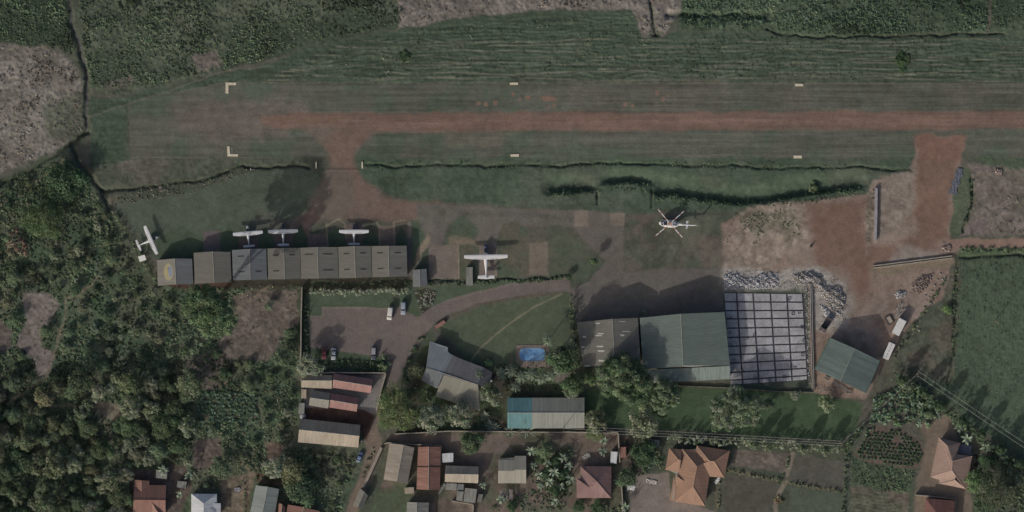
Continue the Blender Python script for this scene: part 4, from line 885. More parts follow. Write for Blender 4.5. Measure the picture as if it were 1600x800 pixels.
# ================================================================== AIRCRAFT
PWHITE=plain('aircraft white paint',[.74,.75,.76],.35,.05,.6,spec=.5); PBLUE=plain('dark blue paint',A(42,52,78),.4,.1,1,spec=.5); PGREY=plain('light grey paint',A(150,150,152),.45,.08,1)
STRIPE=plain('blue stripe paint',A(84,98,132),.4,.08,1); TYRE=plain('tyre rubber',[.025,.025,.027],.85,.1,3); STEEL=plain('bare steel',[.4,.4,.41],.4,.15,2,metal=.6); WIN=plain('tinted canopy',[.03,.035,.045],.12,.05,1,spec=.6)
ORANGE=plain('orange red paint',A(158,104,84),.5,.1,1)
def ring(x,w,z0,z1,n=14,sq=2.6,yc=0):
    zc=(z0+z1)/2; hz=(z1-z0)/2; out=[]
    for k in range(n):
        a=2*math.pi*k/n; c,s=math.cos(a),math.sin(a)
        out.append((x,yc+w*math.copysign(abs(c)**(2/sq),c),zc+hz*math.copysign(abs(s)**(2/sq),s)))
    return out
def foil(mb,secs,m=0):
    """lifting surface through sections (leading point, chord, thickness, span direction y or z)"""
    prof=[(0,0),(.06,.55),(.3,1),(.65,.62),(1,.06),(1,-.06),(.65,-.35),(.3,-.5),(.06,-.35)]
    rings=[]
    for (x,y,z,ch,th,ax) in secs:
        r=[]
        for (u,v) in prof:
            if ax=='y': r.append((x-u*ch,y,z+v*th*.5))
            else: r.append((x-u*ch,y+v*th*.5,z))
        rings.append(r)
    mb.loft(rings,m)
def airplane(label,px,py,heading,span=11.0,length=8.6,big=False,cowl=PWHITE,fin=PWHITE,fus=PWHITE,band=None,group=None):
    """nose along +x; wing centre over the origin"""
    k=length/8.6; r=empty('airplane',(X(px),Y(py),0),heading); tag(r,label,'airplane',group)
    ws=span/11.0; wz=2.75 if big else 2.12; hw=.80 if big else .56; nose=3.0*k if not big else 4.6; tail=-(length-nose)
    f=MB(); secs=[(nose*.62,hw*.86,.75*wz/2.12*.75,1.50*wz/2.12),(nose*.25,hw,.5*wz/2.12,wz*.93),(-.6*k,hw,.5*wz/2.12,wz*.96),(-1.6*k,hw*.86,.66*wz/2.12,wz*.90),(-3.0*k,hw*.52,.95*wz/2.12,wz*.76),(tail*.86,hw*.22,wz*.55,wz*.66),(tail,hw*.06,wz*.6,wz*.65)]
    f.loft([ring(*s) for s in secs]); fo=f.build('fuselage',fus,r,smooth=True)
    if band: 
        b=MB(); b.loft([ring(s[0],s[1]+.012,(s[2]+s[3])/2-.12,(s[2]+s[3])/2+.10) for s in secs[1:]]); b.build('stripe',band,fo)
    c=MB(); c.loft([ring(nose*.625,hw*.88,.72*wz/2.12*.75,1.52*wz/2.12),(ring(nose*.80,hw*.80,.62,1.45*wz/2.12)),ring(nose*.95,hw*.60,.72,1.36*wz/2.12),ring(nose*.99,hw*.35,.85,1.22*wz/2.12)]); c.build('cowling',cowl,r,smooth=True)
    w=MB(); w.loft([ring(nose*.64,hw*.72,1.35*wz/2.12,1.54*wz/2.12),ring(nose*.42,hw*.84,1.42*wz/2.12,wz*.93),ring(nose*.26,hw*.9,1.5*wz/2.12,wz*.96)]); w.build('windshield',WIN,r,smooth=True)
    ch=1.62*(1.15 if big else 1); x0=.75
    for sd in (-1,1):
        g=MB(); h=span/2; foil(g,[(x0,0,wz,ch,.22,'y'),(x0,sd*h*(.45 if not big else .2),wz+.05,ch,.22,'y'),(x0-.10,sd*h*.97,wz+.14,ch*(.70 if not big else .68),.14,'y'),(x0-.22,sd*h,wz+.15,ch*.55,.07,'y')])
        wo=g.build('wing',PWHITE,r)
        a=MB(); y0,y1=sd*h*.55,sd*h*.93
        for (yy0,yy1,nm) in ((sd*h*.14,sd*h*.5,'flap'),(y0,y1,'aileron')):
            def te(y): 
                t=max(0,(abs(y)/h-.45)/.52); c_=ch*(1-.30*t); return x0-.1*t-c_
            q=MB(); q.slab([(te(yy0)+.36,yy0,wz+.085),(te(yy1)+.30,yy1,wz+.15),(te(yy1)-.03,yy1,wz+.10),(te(yy0)-.03,yy0,wz+.03)],.03); q.build(nm,PGREY,wo)
        s=MB(); s.tube([(.2,sd*hw*.9,.75),(.15,sd*h*.42,wz-.02)],.05 if not big else .08,6); s.build('strut',PWHITE,r)
        t=MB(); foil(t,[(tail+1.05*k,0,wz*.63,1.0*k,.1,'y'),(tail+.92*k,sd*span*.19,wz*.63,.72*k,.06,'y')]); t.build('stabilizer',PWHITE,r)
        l=MB(); l.tube([(-.35,sd*hw*.7,.62),(-.4,sd*1.25,.30)],.06,6); lo_=l.build('gear_leg',PWHITE,r)
        y=MB(); y.tube([(-.4,sd*1.18,.22),(-.4,sd*1.38,.22)],.22,14); y.build('wheel',TYRE,lo_)
    v=MB(); foil(v,[(tail+1.9*k,0,wz*.70,.3,.06,'z'),(tail+1.15*k,0,wz*.72,1.1*k,.1,'z'),(tail+.35*k,0,wz*1.28,.62*k,.06,'z')]); v.build('fin',fin,r)
    l=MB(); l.tube([(nose*.78,0,.7),(nose*.8,0,.25)],.05,6); lo_=l.build('nose_leg',STEEL,r); y=MB(); y.tube([(nose*.8,-.08,.2),(nose*.8,.08,.2)],.2,14); y.build('wheel',TYRE,lo_)
    p=MB(); zc=1.06*wz/2.12; nb=3 if big else 2
    for j in range(nb):
        a=.7+2*math.pi*j/nb; L=1.25 if big else .95
        p.slab([(nose*1.01,math.cos(a)*.1-math.sin(a)*.07,zc+math.sin(a)*.1+math.cos(a)*.07),(nose*1.01,math.cos(a)*L,zc+math.sin(a)*L),(nose*1.02,math.cos(a)*L+math.sin(a)*.1,zc+math.sin(a)*L-math.cos(a)*.1),(nose*1.02,math.cos(a)*.1+math.sin(a)*.07,zc+math.sin(a)*.1-math.cos(a)*.07)],.02)
    p.build('propeller',plain('propeller black',A(60,60,62),.5,.1,1),r)
    sp=MB(); sp.loft([ring(nose*.985,.19,zc-.19,zc+.19,10,2),ring(nose*1.03,.14,zc-.14,zc+.14,10,2),ring(nose*1.07,.03,zc-.03,zc+.03,10,2)]); sp.build('spinner',PWHITE if cowl is PWHITE else PGREY,r,smooth=True)
    if big:
        b=MB(); b.loft([ring(2.4,.45,.22,.62),ring(1.0,.55,.18,.66),(ring(-1.6,.5,.22,.66)),ring(-2.6,.2,.4,.62)]); b.build('cargo_pod',PWHITE,r,smooth=True)
    return r
AG='light aircraft parked on the grass'
R=math.radians
airplane('white high wing plane parked askew on grass beside the boundary path',236.0,375.2,R(23.5),11.3,8.4,group=AG)
airplane('white plane turned slightly, its left wing tip in sun, in front of the slate roof',387.6,364.6,R(94.6),11.0,8.0,group=AG,fin=STRIPE)
airplane('dark blue nosed white plane parked fully in shade',442.4,361.6,R(91.5),11.0,8.4,cowl=PBLUE,group=AG,band=PBLUE)
airplane('dark nosed white plane with sunlit wing and blue tail before the hangar row',553.2,361.8,R(90),10.9,7.8,cowl=PBLUE,fin=STRIPE,group=AG,band=STRIPE)
airplane('largest white plane with long wings and dark blue nose on the apron',759.2,400.8,R(90.8),16.0,13.0,big=True,cowl=PBLUE,fin=STRIPE,group=AG)
# ---- helicopter
def helicopter(label,px,py,heading):
    r=empty('helicopter',(X(px),Y(py),0),heading); tag(r,label,'helicopter'); HZ=1.0
    f=MB(); f.loft([ring(4.3,.12,1.25,1.55),ring(4.0,.55,1.0,1.85),(ring(3.2,1.0,.8,2.25)),ring(2.2,1.25,.72,2.65),ring(.2,1.36,.7,2.8),ring(-1.6,1.28,.75,2.75),ring(-2.6,.85,1.1,2.6),ring(-3.1,.45,1.5,2.4)]); fo=f.build('fuselage',PWHITE,r,smooth=True)
    t=MB(); t.loft([ring(-2.6,.5,1.5,2.45),ring(-5.5,.30,1.85,2.42),ring(-8.4,.17,2.1,2.42),ring(-9.0,.12,2.2,2.5)]); t.build('tail_boom',PWHITE,r,smooth=True)
    v=MB(); foil(v,[(-8.2,0,2.15,1.2,.2,'z'),(-9.0,-.1,4.2,.75,.12,'z')]); v.build('fin',PWHITE,r)
    for sd in (-1,1):
        s=MB(); foil(s,[(-5.6,sd*.2,2.15,.85,.12,'y'),(-5.7,sd*1.45,2.15,.75,.08,'y')]); s.build('stabilizer',PWHITE,r)
        w=MB(); w.slab([(3.75,sd*.12,2.03),(2.75,sd*.18,2.6),(2.7,sd*.92,2.44),(3.4,sd*.72,2.0)],.04); w.build('windshield',WIN,r)
        d=MB(); d.box(2.55,1.6,sd*.35-.3,sd*.35+.3,2.66,2.80); d.build('roof_window',WIN,r)
        sk=MB(); sk.tube([(3.3,sd*1.35,.32),(2.9,sd*1.35,.14),(-1.3,sd*1.35,.14)],.07,8); 
        for x in (2.0,-.6): sk.tube([(x,sd*1.35,.14),(x,sd*1.1,.6),(x,sd*.6,.85)],.055,6)
        sk.build('skid',PGREY,r)
        e=MB(); e.loft([ring(1.2,.34,2.7,3.15,10,2.5,sd*.42),ring(-.3,.40,2.65,3.2,10,2.5,sd*.45),ring(-1.9,.30,2.6,3.0,10,2.5,sd*.45)]); eo=e.build('engine_cowling',PWHITE if sd<0 else PWHITE,r,smooth=True)
        x=MB(); x.tube([(-1.85,sd*.45,2.82),(-2.3,sd*.5,2.86)],.17,10); x.build('exhaust',plain('burnt metal',[.05,.045,.04],.7,.2,2),eo)
        st=MB(); st.box(.6,-1.4,sd*.86-.05,sd*.86+.05,2.70,2.80); st.build('stripe',ORANGE,fo)
        st=MB(); st.box(1.3,1.6,sd*.1-.05 if sd>0 else -.75,sd*.1+.65 if sd>0 else -.05,2.72,2.83); st.build('intake',DARKM,fo)
    dk=MB(); dk.box(.9,-.9,-.75,.75,2.78,3.22); dk.build('transmission_deck',PGREY,r)
    m=MB(); m.tube([(.25,0,2.8),(.25,0,4.05)],[.22,.13],10); m.build('mast',STEEL,r)
    h=MB(); h.box(-.05,.55,-.3,.3,3.95,4.15)
    for a in (45,135,225,315): h.tube([(.25,0,4.05),(.25+math.cos(R(a))*1.0,math.sin(R(a))*1.0,4.06)],.13,6)
    h.build('rotor_hub',ORANGE,r)
    for a in (44,136,226,314):
        b=MB(); ca,sa=math.cos(R(a)),math.sin(R(a)); L=7.0; cuts=[.9,2.0,2.9,4.9,5.5,6.6,7.0]
        for i in range(6):
            x0,x1=cuts[i],cuts[i+1]; z0=4.06-.006*x0*x0; z1=4.06-.006*x1*x1; w=.17
            b.slab([(.25+ca*x0-sa*w,sa*x0+ca*w,z0),(.25+ca*x1-sa*w,sa*x1+ca*w,z1),(.25+ca*x1+sa*w,sa*x1-ca*w,z1),(.25+ca*x0+sa*w,sa*x0-ca*w,z0)],.05,i%2)
        b.build('rotor_blade',[PWHITE,ORANGE],r)
    tr=MB()
    for a in (30,210): tr.slab([(-9.2+math.cos(R(a))*.0,.22,3.9),(-9.2+math.cos(R(a))*1.2-.1*math.sin(R(a)),.22,3.9+math.sin(R(a))*1.2),(-9.2+math.cos(R(a))*1.2+.1,.24,3.9+math.sin(R(a))*1.2),(-9.1,.24,3.85)],.03)
    tr.build('tail_rotor',PGREY,r)
    return r
helicopter('white helicopter with orange striped rotor blades standing on the grass',1047.6,349.6,R(180-4.0))
# ---- vehicles
def paint(name,c): return plain(name,c,.3,.05,1,spec=.6)
LAMP=plain('lamp lens',[.5,.5,.48],.15,.05,1); RLAMP=plain('tail lamp lens',[.25,.03,.03],.2,.05,1)
def car(name,label,cat,px,py,heading,col,L=4.6,W=1.78,kind='suv',roofcol=None,group=None):
    r=empty(name,(X(px),Y(py),.01),heading); tag(r,label,cat,group); h=L/2; hw=W/2
    P=paint(name+' '+label[:18],col); RP=P if roofcol is None else paint('roof '+label[:18],roofcol)
    hood=.98 if kind!='sedan' else .86; top=1.72 if kind=='suv' else (2.0 if kind=='van' else 1.42)
    b=MB(); 
    def br(x,w,z0,z1): return ring(x,w,z0,z1,16,5)
    b.loft([br(h,hw*.72,.42,.74),br(h-.12,hw*.88,.34,.84),br(h-.5,hw*.97,.3,hood-.06),br(h*.42,hw,.28,hood),br(-h*.6,hw,.28,hood+.02),br(-h+.2,hw*.97,.32,hood),br(-h,hw*.86,.42,hood-.12)]); b.build('body',P,r,smooth=True)
    ws0=h*(.44 if kind!='van' else .62); ws1=h*(.16 if kind!='van' else .42); rr=-h*(.84 if kind in('suv','van') else .42); re=-h*(.95 if kind in('suv','van') else .68)
    g=MB(); gl=[(ws0,hw*.90,hood-.04),(ws1,hw*.78,top-.05),(rr,hw*.78,top-.05),(re,hw*.88,hood-.04)]
    g.add([(x,-w,z) for x,w,z in gl]+[(x,w,z) for x,w,z in gl],[(0,1,2,3),(7,6,5,4),(0,4,5,1),(1,5,6,2),(2,6,7,3)]); g.build('windows',GLASS,r)
    t=MB(); t.loft([ring(ws1+.02,hw*.72,top-.06,top-.01,12,5),ring(ws1-.15,hw*.79,top-.06,top+.02,12,5),ring(rr+.15,hw*.79,top-.06,top+.03,12,5),ring(rr-.02,hw*.72,top-.06,top-.01,12,5)]); t.build('roof',RP,r,smooth=True)
    for sd in (-1,1):
        for xx in (h*.62,-h*.60):
            w=MB(); w.tube([(xx,sd*(hw-.2),.33),(xx,sd*(hw+.015),.33)],.33,16); wo=w.build('wheel',TYRE,r); q=MB(); q.tube([(xx,sd*(hw+.0),.33),(xx,sd*(hw+.03),.33)],.19,12); q.build('rim',PGREY,wo)
        l=MB(); l.box(h-.14,h-.01,sd*hw*.66-.14,sd*hw*.66+.14,.62,.78); l.build('headlight',LAMP,r)
        l=MB(); l.box(-h-.01,-h+.1,sd*hw*.74-.08,sd*hw*.74+.08,.66,.9); l.build('tail_light',RLAMP,r)
        l=MB(); l.box(ws0-.2,ws0-.05,sd*(hw+.06)-.09,sd*(hw+.06)+.09,hood+.02,hood+.16); l.build('mirror',P,r)
    return r
CG='cars in the paved car park'
car('parked_car','white van parked beside the grass edge of the car park','car',609.4,489.4,R(-97),A(176,176,172),4.9,1.9,'van',group=CG)
car('parked_car','blue grey car parked between white van and planting bed','car',630.2,481.2,R(-91),A(124,132,146),4.9,1.85,'suv',group=CG)
car('parked_car','maroon car at the hedge of the car park','car',506.6,552.0,R(-91),A(112,54,62),4.2,1.72,'sedan',group=CG)
car('parked_car','silver car parked beside the maroon one','car',521.2,553.0,R(-92),A(150,154,162),4.4,1.72,'sedan',group=CG)
car('parked_car','dark blue car with white roof alone at the hedge','car',583.8,551.8,R(-92),A(66,68,82),4.8,1.8,'suv',roofcol=A(124,126,132),group=CG)
car('parked_car','small shaded blue car standing off the sandy lane beside scrub','car',562.2,714.2,R(70),A(92,108,140),3.8,1.6,'sedan')
def truck(px,py,heading):
    r=empty('tipper_truck',(X(px),Y(py),.02),heading); tag(r,'small dark tipper truck parked beside the curved rubble heap','truck')
    TP=plain('worn truck paint',A(92,84,86),.6,.25,1); DP=plain('dark bed steel',A(72,68,72),.7,.3,1)
    f=MB(); f.box(-3.0,2.9,-.45,.45,.62,.85); f.build('chassis',DP,r)
    c=MB(); c.loft([ring(3.0,1.0,.7,1.6,14,5),ring(2.9,1.1,.6,2.2,14,5),ring(2.4,1.1,.6,2.75,14,5),ring(1.45,1.1,.6,2.75,14,5),ring(1.35,1.05,.7,2.6,14,5)]); co=c.build('cab',TP,r,smooth=False)
    g=MB(); g.slab([(2.92,-.92,2.05),(2.92,.92,2.05),(2.46,.9,2.72),(2.46,-.9,2.72)],.05); g.build('windshield',GLASS,co)
    b=MB(); b.box(-3.1,1.15,-1.15,1.15,1.0,1.12); b.box(-3.1,1.15,-1.15,-1.05,1.12,1.8); b.box(-3.1,1.15,1.05,1.15,1.12,1.8); b.box(1.05,1.15,-1.05,1.05,1.12,2.1); b.build('bed',DP,r)
    t=MB(); t.box(-3.2,-3.1,-1.15,1.15,1.0,1.75); t.build('tailgate',TP,r)
    for sd in (-1,1):
        for x in (2.1,-1.6,-2.5): w=MB(); w.tube([(x,sd*.75,.48),(x,sd*1.1,.48)],.48,16); w.build('wheel',TYRE,r)
truck(1289.5,508,R(238))
# ---- containers
def container(label,px,py,ang,L,W,H,vents):
    r=empty('shipping_container',(X(px),Y(py),.12),ang); tag(r,label,'container',group='white containers in the yard')
    b=MB(); b.box(-L/2+.08,L/2-.08,-W/2+.08,W/2-.08,.1,H-.1)
    n=int(L/.4)
    for i in range(n):
        x=-L/2+.2+i*(L-.4)/n
        for sd in (-1,1): b.box(x,x+.2,sd*(W/2-.06)-.03,sd*(W/2-.06)+.03,.15,H-.15)
    b.build('body',WHITE,r)
    t=MB(); t.slab([(-L/2,-W/2,H),(L/2,-W/2,H),(L/2,W/2,H),(-L/2,W/2,H)],.06)
    for i in range(5): t.box(-L/2+.3+i*(L-.6)/4-.05,-L/2+.3+i*(L-.6)/4+.05,-W/2+.1,W/2-.1,H,H+.03)
    t.build('roof',WHITE,r)
    f=MB()
    for sx in (-1,1):
        for sy in (-1,1): f.box(sx*(L/2-.06)-.07,sx*(L/2-.06)+.07,sy*(W/2-.06)-.07,sy*(W/2-.06)+.07,-.12,H+.01)
    f.build('corner_post',PGREY,r)
    for sy in (-1,1):
        d=MB(); y=sy*W*.245; d.box(L/2-.04,L/2+.02,y-W*.23,y+W*.23,.15,H-.15); do=d.build('door',WHITE,r); k=MB(); k.tube([(L/2+.05,y,.2),(L/2+.05,y,H-.2)],.025,6); k.build('lock_bar',STEEL,do)
    if vents:
        for i in range(5):
            v=MB(); x=-L/2+.9+i*(L-1.8)/4; v.box(x-.14,x+.14,-.14,.14,H,H+.12); v.build('vent',plain('dark vent',A(90,90,92),.6,.1,1),r)
container('wider plain white container beside the timber stack',1404.3,510.8,R(63),6.1,2.9,2.5,False)
container('narrow white container with a row of roof vents',1388.2,548.5,R(66),6.3,2.4,2.4,True)
# ================================================================== PLACED PLANTS, WALLS AND SMALL THINGS
CLEARS=[[(32,455),(84,458),(92,480),(78,500),(62,520),(68,545),(88,548),(80,580),(58,592),(52,560),(24,540),(40,500)],[(0,500),(22,520),(18,545),(-40,560),(-60,500)],
 [(362,465),(400,452),(465,452),(468,500),(440,530),(420,568),(350,560),(340,535),(372,500)],[(140,624),(190,632),(196,650),(176,662),(150,640)],[(302,612),(402,612),(406,660),(306,664)],[(300,690),(345,680),(345,730),(300,735)],
 [(345,745),(400,738),(385,800),(345,860)],[(204,735),(298,728),(300,762),(350,764),(350,860),(200,860)],[(388,748),(460,752),(505,790),(505,860),(380,860)],[(415,690),(445,695),(440,725),(415,722)],
 [(462,640),(575,640),(580,708),(462,700)],[(462,575),(610,575),(610,660),(462,660)]]
PATHS=[[(155,430),(140,450),(122,464),(104,466),(100,500),(86,545),(72,590),(40,612),(10,632)],[(60,634),(110,632),(150,642),(165,662),(176,690)]]
PH=[[(x-3,y) for x,y in p]+[(x+3,y+2) for x,y in p[::-1]] for p in PATHS]
# ---- thickets and rough cover nobody could count
scrub('scrub',[[(118,-50),(628,-50),(625,34),(560,50),(480,68),(408,92),(345,108),(262,128),(202,140),(142,132),(133,80)]],1.7,(.3,.75),(.25,.65),12,(.11,.23),GREENS+DARKS[:2]+PALES[3:],'dense waist high green scrub north of the mown field',seed=3,patch=(34,.36,.16),holes=[[(300,86),(338,80),(348,100),(322,112),(308,108)]])
scrub('scrub',[[(-50,-50),(102,-50),(107,40),(118,74),(110,84),(60,70),(-50,60)]],1.7,(.3,.8),(.3,.8),12,(.11,.23),DARKS+GREENS[:2],'dark dense scrub in the corner above the dry field',seed=4,patch=(22,.2,.35))
scrub('scrub',[[(1066,-50),(1650,-50),(1650,50),(1552,46),(1540,-50),(1544,48),(1360,53),(1290,54),(1200,46),(1066,40)]],1.7,(.3,.75),(.25,.7),12,(.11,.23),DARKS[:3]+BLUES+GREENS[:3],'green scrub belt along the ditch above the mown field',seed=5,patch=(30,.28,.25))
scrub('dry_grass',[[(-50,68),(60,76),(112,94),(125,130),(129,205),(112,220),(40,252),(-50,288)]],.7,(.35,.7),(.2,.5),9,(.08,.2),DRYS,'withered brownish grass tufts of the dry field',cat='dry grass',seed=6,asp=(1.5,3),patch=(18,.45,.08))
scrub('dry_grass',[[(624,-50),(1066,-50),(1066,8),(1048,34),(1034,50),(1006,52),(985,10),(800,13),(722,22),(640,40),(626,38)]],.7,(.35,.7),(.2,.5),9,(.08,.2),DRYS,'withered pale grass around the short ditch above the mown field',cat='dry grass',seed=7,asp=(1.5,3),patch=(18,.45,.08))
scrub('rough_grass',[[(640,45),(1000,22),(1060,56),(1650,60),(1650,124),(420,124),(440,100),(560,62)]],.35,(.3,.6),(.10,.25),6,(.07,.16),GREENS+OLIVES[:2],'short tufts in the mown field',cat='grass',seed=8,asp=(1.5,3),patch=(30,.35,.1))
scrub('thicket',[[(-50,300),(40,268),(105,250),(142,290),(228,440),(248,455),(330,452),(464,456),(464,700),(540,708),(560,712),(530,800),(505,850),(-50,850)]],1.0,(.5,1.1),(.35,1.0),14,(.13,.29),GREENS+DARKS[:2]+OLIVES[:2],'tangled bushes and weeds of the thicket',seed=9,holes=CLEARS+PH,patch=(30,.14,.5))
scrub('weeds',[CLEARS[0],CLEARS[2],CLEARS[5]],.12,(.2,.5),(.15,.4),8,(.08,.18),OLIVES,'scattered weeds on the bare brown clearings',cat='weeds',seed=10)
scrub('undergrowth',[[(1362,628),(1400,604),(1440,596),(1462,640),(1452,668),(1400,662),(1372,664),(1350,690)]],.7,(.8,1.5),(1.2,2.4),26,(.16,.34),DARKS+BLUES[:2]+GREENS[:1],'broad leaved dark thicket above the mounded crop plot',seed=11)
scrub('undergrowth',[[(1390,590),(1420,598),(1500,652),(1600,735),(1660,775),(1660,860),(1560,860),(1520,760),(1510,690),(1450,640)]],.55,(.6,1.4),(.6,1.9),20,(.14,.3),GREENS+DARKS[:2]+PALES[3:],'tangled greenery between the bungalow and the power line',seed=12,patch=(26,.24,.3),holes=[[(1440,664),(1482,650),(1528,686),(1520,775),(1440,800)]])
scrub('undergrowth',[[(826,700),(900,700),(896,760),(880,800),(760,800),(790,775),(830,765)],[(905,790),(985,786),(985,850),(905,850)],[(975,690),(1010,684),(1040,712),(1035,735),(985,750)]],1.0,(.5,1.1),(.4,1.3),16,(.13,.27),GREENS+DARKS[:2],'weedy greenery around the banana plants of the village',seed=13,patch=(24,.26,.25))
scrub('undergrowth',[[(655,590),(672,612),(760,640),(790,625),(792,668),(620,672),(608,640),(640,610)],[(770,570),(900,566),(905,610),(790,616)]],.5,(.5,1.0),(.4,1.2),16,(.12,.26),DARKS+GREENS[:2],'shaded garden plants around lodge and cottage',seed=14,patch=(24,.2,.3))
scrub('bank_grass',[[(852,296),(934,294),(934,306),(852,308)],[(936,284),(1018,282),(1016,300),(936,300)],[(1020,300),(1165,312),(1230,304),(1300,296),(1350,288),(1350,300),(1300,312),(1230,320),(1165,326),(1020,314)]],1.2,(.3,.6),(.2,.5),10,(.09,.2),DARKS+GREENS[:1],'taller dark grass on the shaded bank behind the helicopter',cat='grass',seed=15)
scrub('bank_grass',[[(205,296),(300,284),(345,276),(398,262),(398,268),(300,300),(180,322),(172,312)]],.8,(.25,.5),(.2,.5),8,(.08,.18),DRYS+OLIVES,'straw coloured grass along the curved ditch',cat='grass',seed=16,asp=(1.5,3))
scrub('ditch_plants',[[(575,252),(700,252),(860,254),(1025,252),(1260,256),(1425,262),(1425,270),(1260,266),(1025,262),(860,264),(575,264)]],.5,(.25,.5),(.2,.45),8,(.08,.18),DARKS+GREENS,'rank grass along the long straight ditch beside the strip',cat='grass',seed=17)
scrub('embankment_plants',[[(246,449),(380,446),(640,437),(640,447),(480,452),(300,455)]],.5,(.3,.6),(.2,.7),12,(.1,.22),DARKS+OLIVES[:1],'dark weeds on the bank at the back of the hangar row',cat='weeds',seed=18)
scrub('flower_bed',[[(647,455),(664,452),(684,455),(676,478),(660,488)]],1.6,(.3,.55),(.3,.6),14,(.09,.2),PALES+DRYS[:1],'speckled pale shrubs of the triangular planting bed',cat='flower bed',seed=19)
scrub('stubble',[[(1140,336),(1255,322),(1250,366),(1190,372),(1165,392),(1135,380)]],1.3,(.3,.6),(.12,.3),9,(.08,.18),OLIVES+GREENS,'patchy scrub tufts on the pale dirt beside the helicopter lawn',cat='weeds',seed=20,patch=(16,.46,.0))
scrub('stubble',[[(1355,296),(1366,296),(1366,378),(1355,380)],[(1510,300),(1600,300),(1600,366),(1540,366),(1520,340)]],.7,(.25,.5),(.15,.4),8,(.08,.18),OLIVES+DRYS,'dry tufts beside the concrete culvert wall and grey field',cat='weeds',seed=21,patch=(14,.36,.05))
scrub('crop_rows',[[(1503,404),(1650,398),(1650,735),(1600,700),(1500,636),(1440,588),(1492,565)]],.22,(.25,.45),(.12,.26),7,(.08,.16),DARKS[1:]+GREENS[:2],'low green crop filling the large field at the right',cat='crop',seed=22,patch=(40,.15,.5))
scrub('low_crop',[[(1330,718),(1388,729),(1428,737),(1418,773),(1330,756)]],1.0,(.3,.6),(.25,.5),11,(.1,.2),GREENS+BLUES[:1],'leafy crop strip between mounds and ploughed soil',cat='crop',seed=23)
# ---- hedges
def hedge(pl,w,h,label,pal,dens=1.3,per=16,seed=1,size=(.11,.24),name='hedge',cat='hedge',group=None):
    rng=np.random.default_rng(seed+500); px=[];py=[]
    for i in range(len(pl)-1):
        (x0,y0),(x1,y1)=pl[i],pl[i+1]; L=math.hypot(x1-x0,y1-y0); n=max(3,int(L*w*S*S*dens)); t=rng.random(n); o=rng.uniform(-.5,.5,n)*w
        px.append(x0+(x1-x0)*t-(y1-y0)/L*o); py.append(y0+(y1-y0)*t+(x1-x0)/L*o)
    px=np.concatenate(px);py=np.concatenate(py); M=len(px); hh=h*rng.uniform(.6,1.1,M)
    rc=np.minimum(rng.uniform(.4,.8,M),w*S*.45+.15)
    q,c=dome_leaves(X(px),Y(py),ground_z(px,py)+np.maximum(0,hh-1.2)*rng.random(M)**.5,rc,np.minimum(hh,1.2),per,size,pal,rng)
    return tag(quads_mesh(name,q,LEAF,c),label,cat,group)
hedge([(482,455),(540,457),(600,454),(640,455)],8,3.2,'pale tipped hedge between the hangar bank and car park lawn',PALES,1.7,seed=1)
hedge([(478,464),(479,520),(478,578)],6,1.6,'dark clipped hedge along the car park wall',DARKS,1.6,seed=2)
hedge([(490,567),(545,570),(600,572)],14,1.1,'thick low hedge below the parked cars',DARKS+GREENS[:1],1.5,seed=3)
hedge([(602,552),(603,560)],12,1.6,'rounded clipped bush at the car park exit',GREENS,1.6,seed=4,name='round_bush',cat='bush')
hedge([(893,460),(894,500),(898,540),(903,575)],7,3.4,'tall dark hedge between lawn and hangar forecourt',DARKS,1.6,seed=5)
hedge([(640,556),(656,532),(662,524)],6,1.4,'curved hedge along the lane beside the lodge',DARKS+GREENS[:1],1.5,seed=6)
hedge([(636,600),(632,580),(640,560)],6,1.8,'dark hedge on the lane bend beside the lodge',DARKS,1.5,seed=7)
hedge([(1040,684),(1100,688),(1180,692),(1260,697),(1312,702)],13,4.6,'long ragged hedge below the garden lawn',PALES+GREENS[:2],1.3,18,seed=8)
hedge([(1316,706),(1326,694),(1340,676),(1352,664)],11,3.2,'bushy hedge at the lawn corner below the power pole',DARKS+GREENS[:2],1.3,seed=9)
hedge([(1324,712),(1320,760),(1317,830)],5,1.2,'narrow hedge between garden plots and crop plots',DARKS+OLIVES[:1],1.3,seed=10)
hedge([(1136,735),(1180,744),(1226,752)],4,.9,'trimmed border hedge below the tilled garden plot',OLIVES,1.5,seed=11)
hedge([(1234,754),(1318,769)],4,.9,'trimmed border hedge between two square garden plots',OLIVES+DARKS[:1],1.5,seed=12)
hedge([(1233,712),(1227,738),(1214,758)],3,.9,'little hedge along the curved garden path',DARKS,1.5,seed=13)
hedge([(1124,746),(1122,800)],3,.9,'short hedge beside the villa side lawn',OLIVES,1.5,seed=14)
hedge([(1214,776),(1218,785),(1223,778)],9,.8,'round flower bed circled by the garden path',[LF(92,84,56),LF(70,74,50),LF(84,70,60)],2.2,seed=15,name='flower_bed',cat='flower bed')
hedge([(1392,588),(1420,600),(1450,622),(1500,660),(1550,700),(1612,744)],15,5.6,'thick ragged hedge running under the power line beside the field',DARKS+GREENS+PALES[3:],.9,20,seed=31,size=(.12,.26))
hedge([(1493,420),(1491,470),(1490,520),(1489,560)],5,1.2,'bushy boundary line between meadow and crop field',DARKS+GREENS,1.0,seed=16)
hedge([(1500,390),(1560,391),(1650,391)],9,.9,'green verge hedge below the sandy road',GREENS,1.2,seed=17)
hedge([(1482,430),(1462,462),(1444,490),(1420,520),(1396,560)],5,1.0,'weedy line along the edge of the dirt yard',OLIVES+GREENS,1.0,seed=18)
hedge([(640,443),(700,443),(760,441),(840,438),(886,433)],5,.8,'dark grass strip along the ditch behind the big plane',DARKS,1.6,seed=19)
hedge([(176,330),(206,376),(232,420),(246,446)],6,2.3,'weedy strip along the thicket boundary path',GREENS+OLIVES[:1],1.1,seed=20)
hedge([(585,700),(574,722),(566,745)],5,.8,'low weeds along the stone wall of the lane',OLIVES,1.0,seed=21)
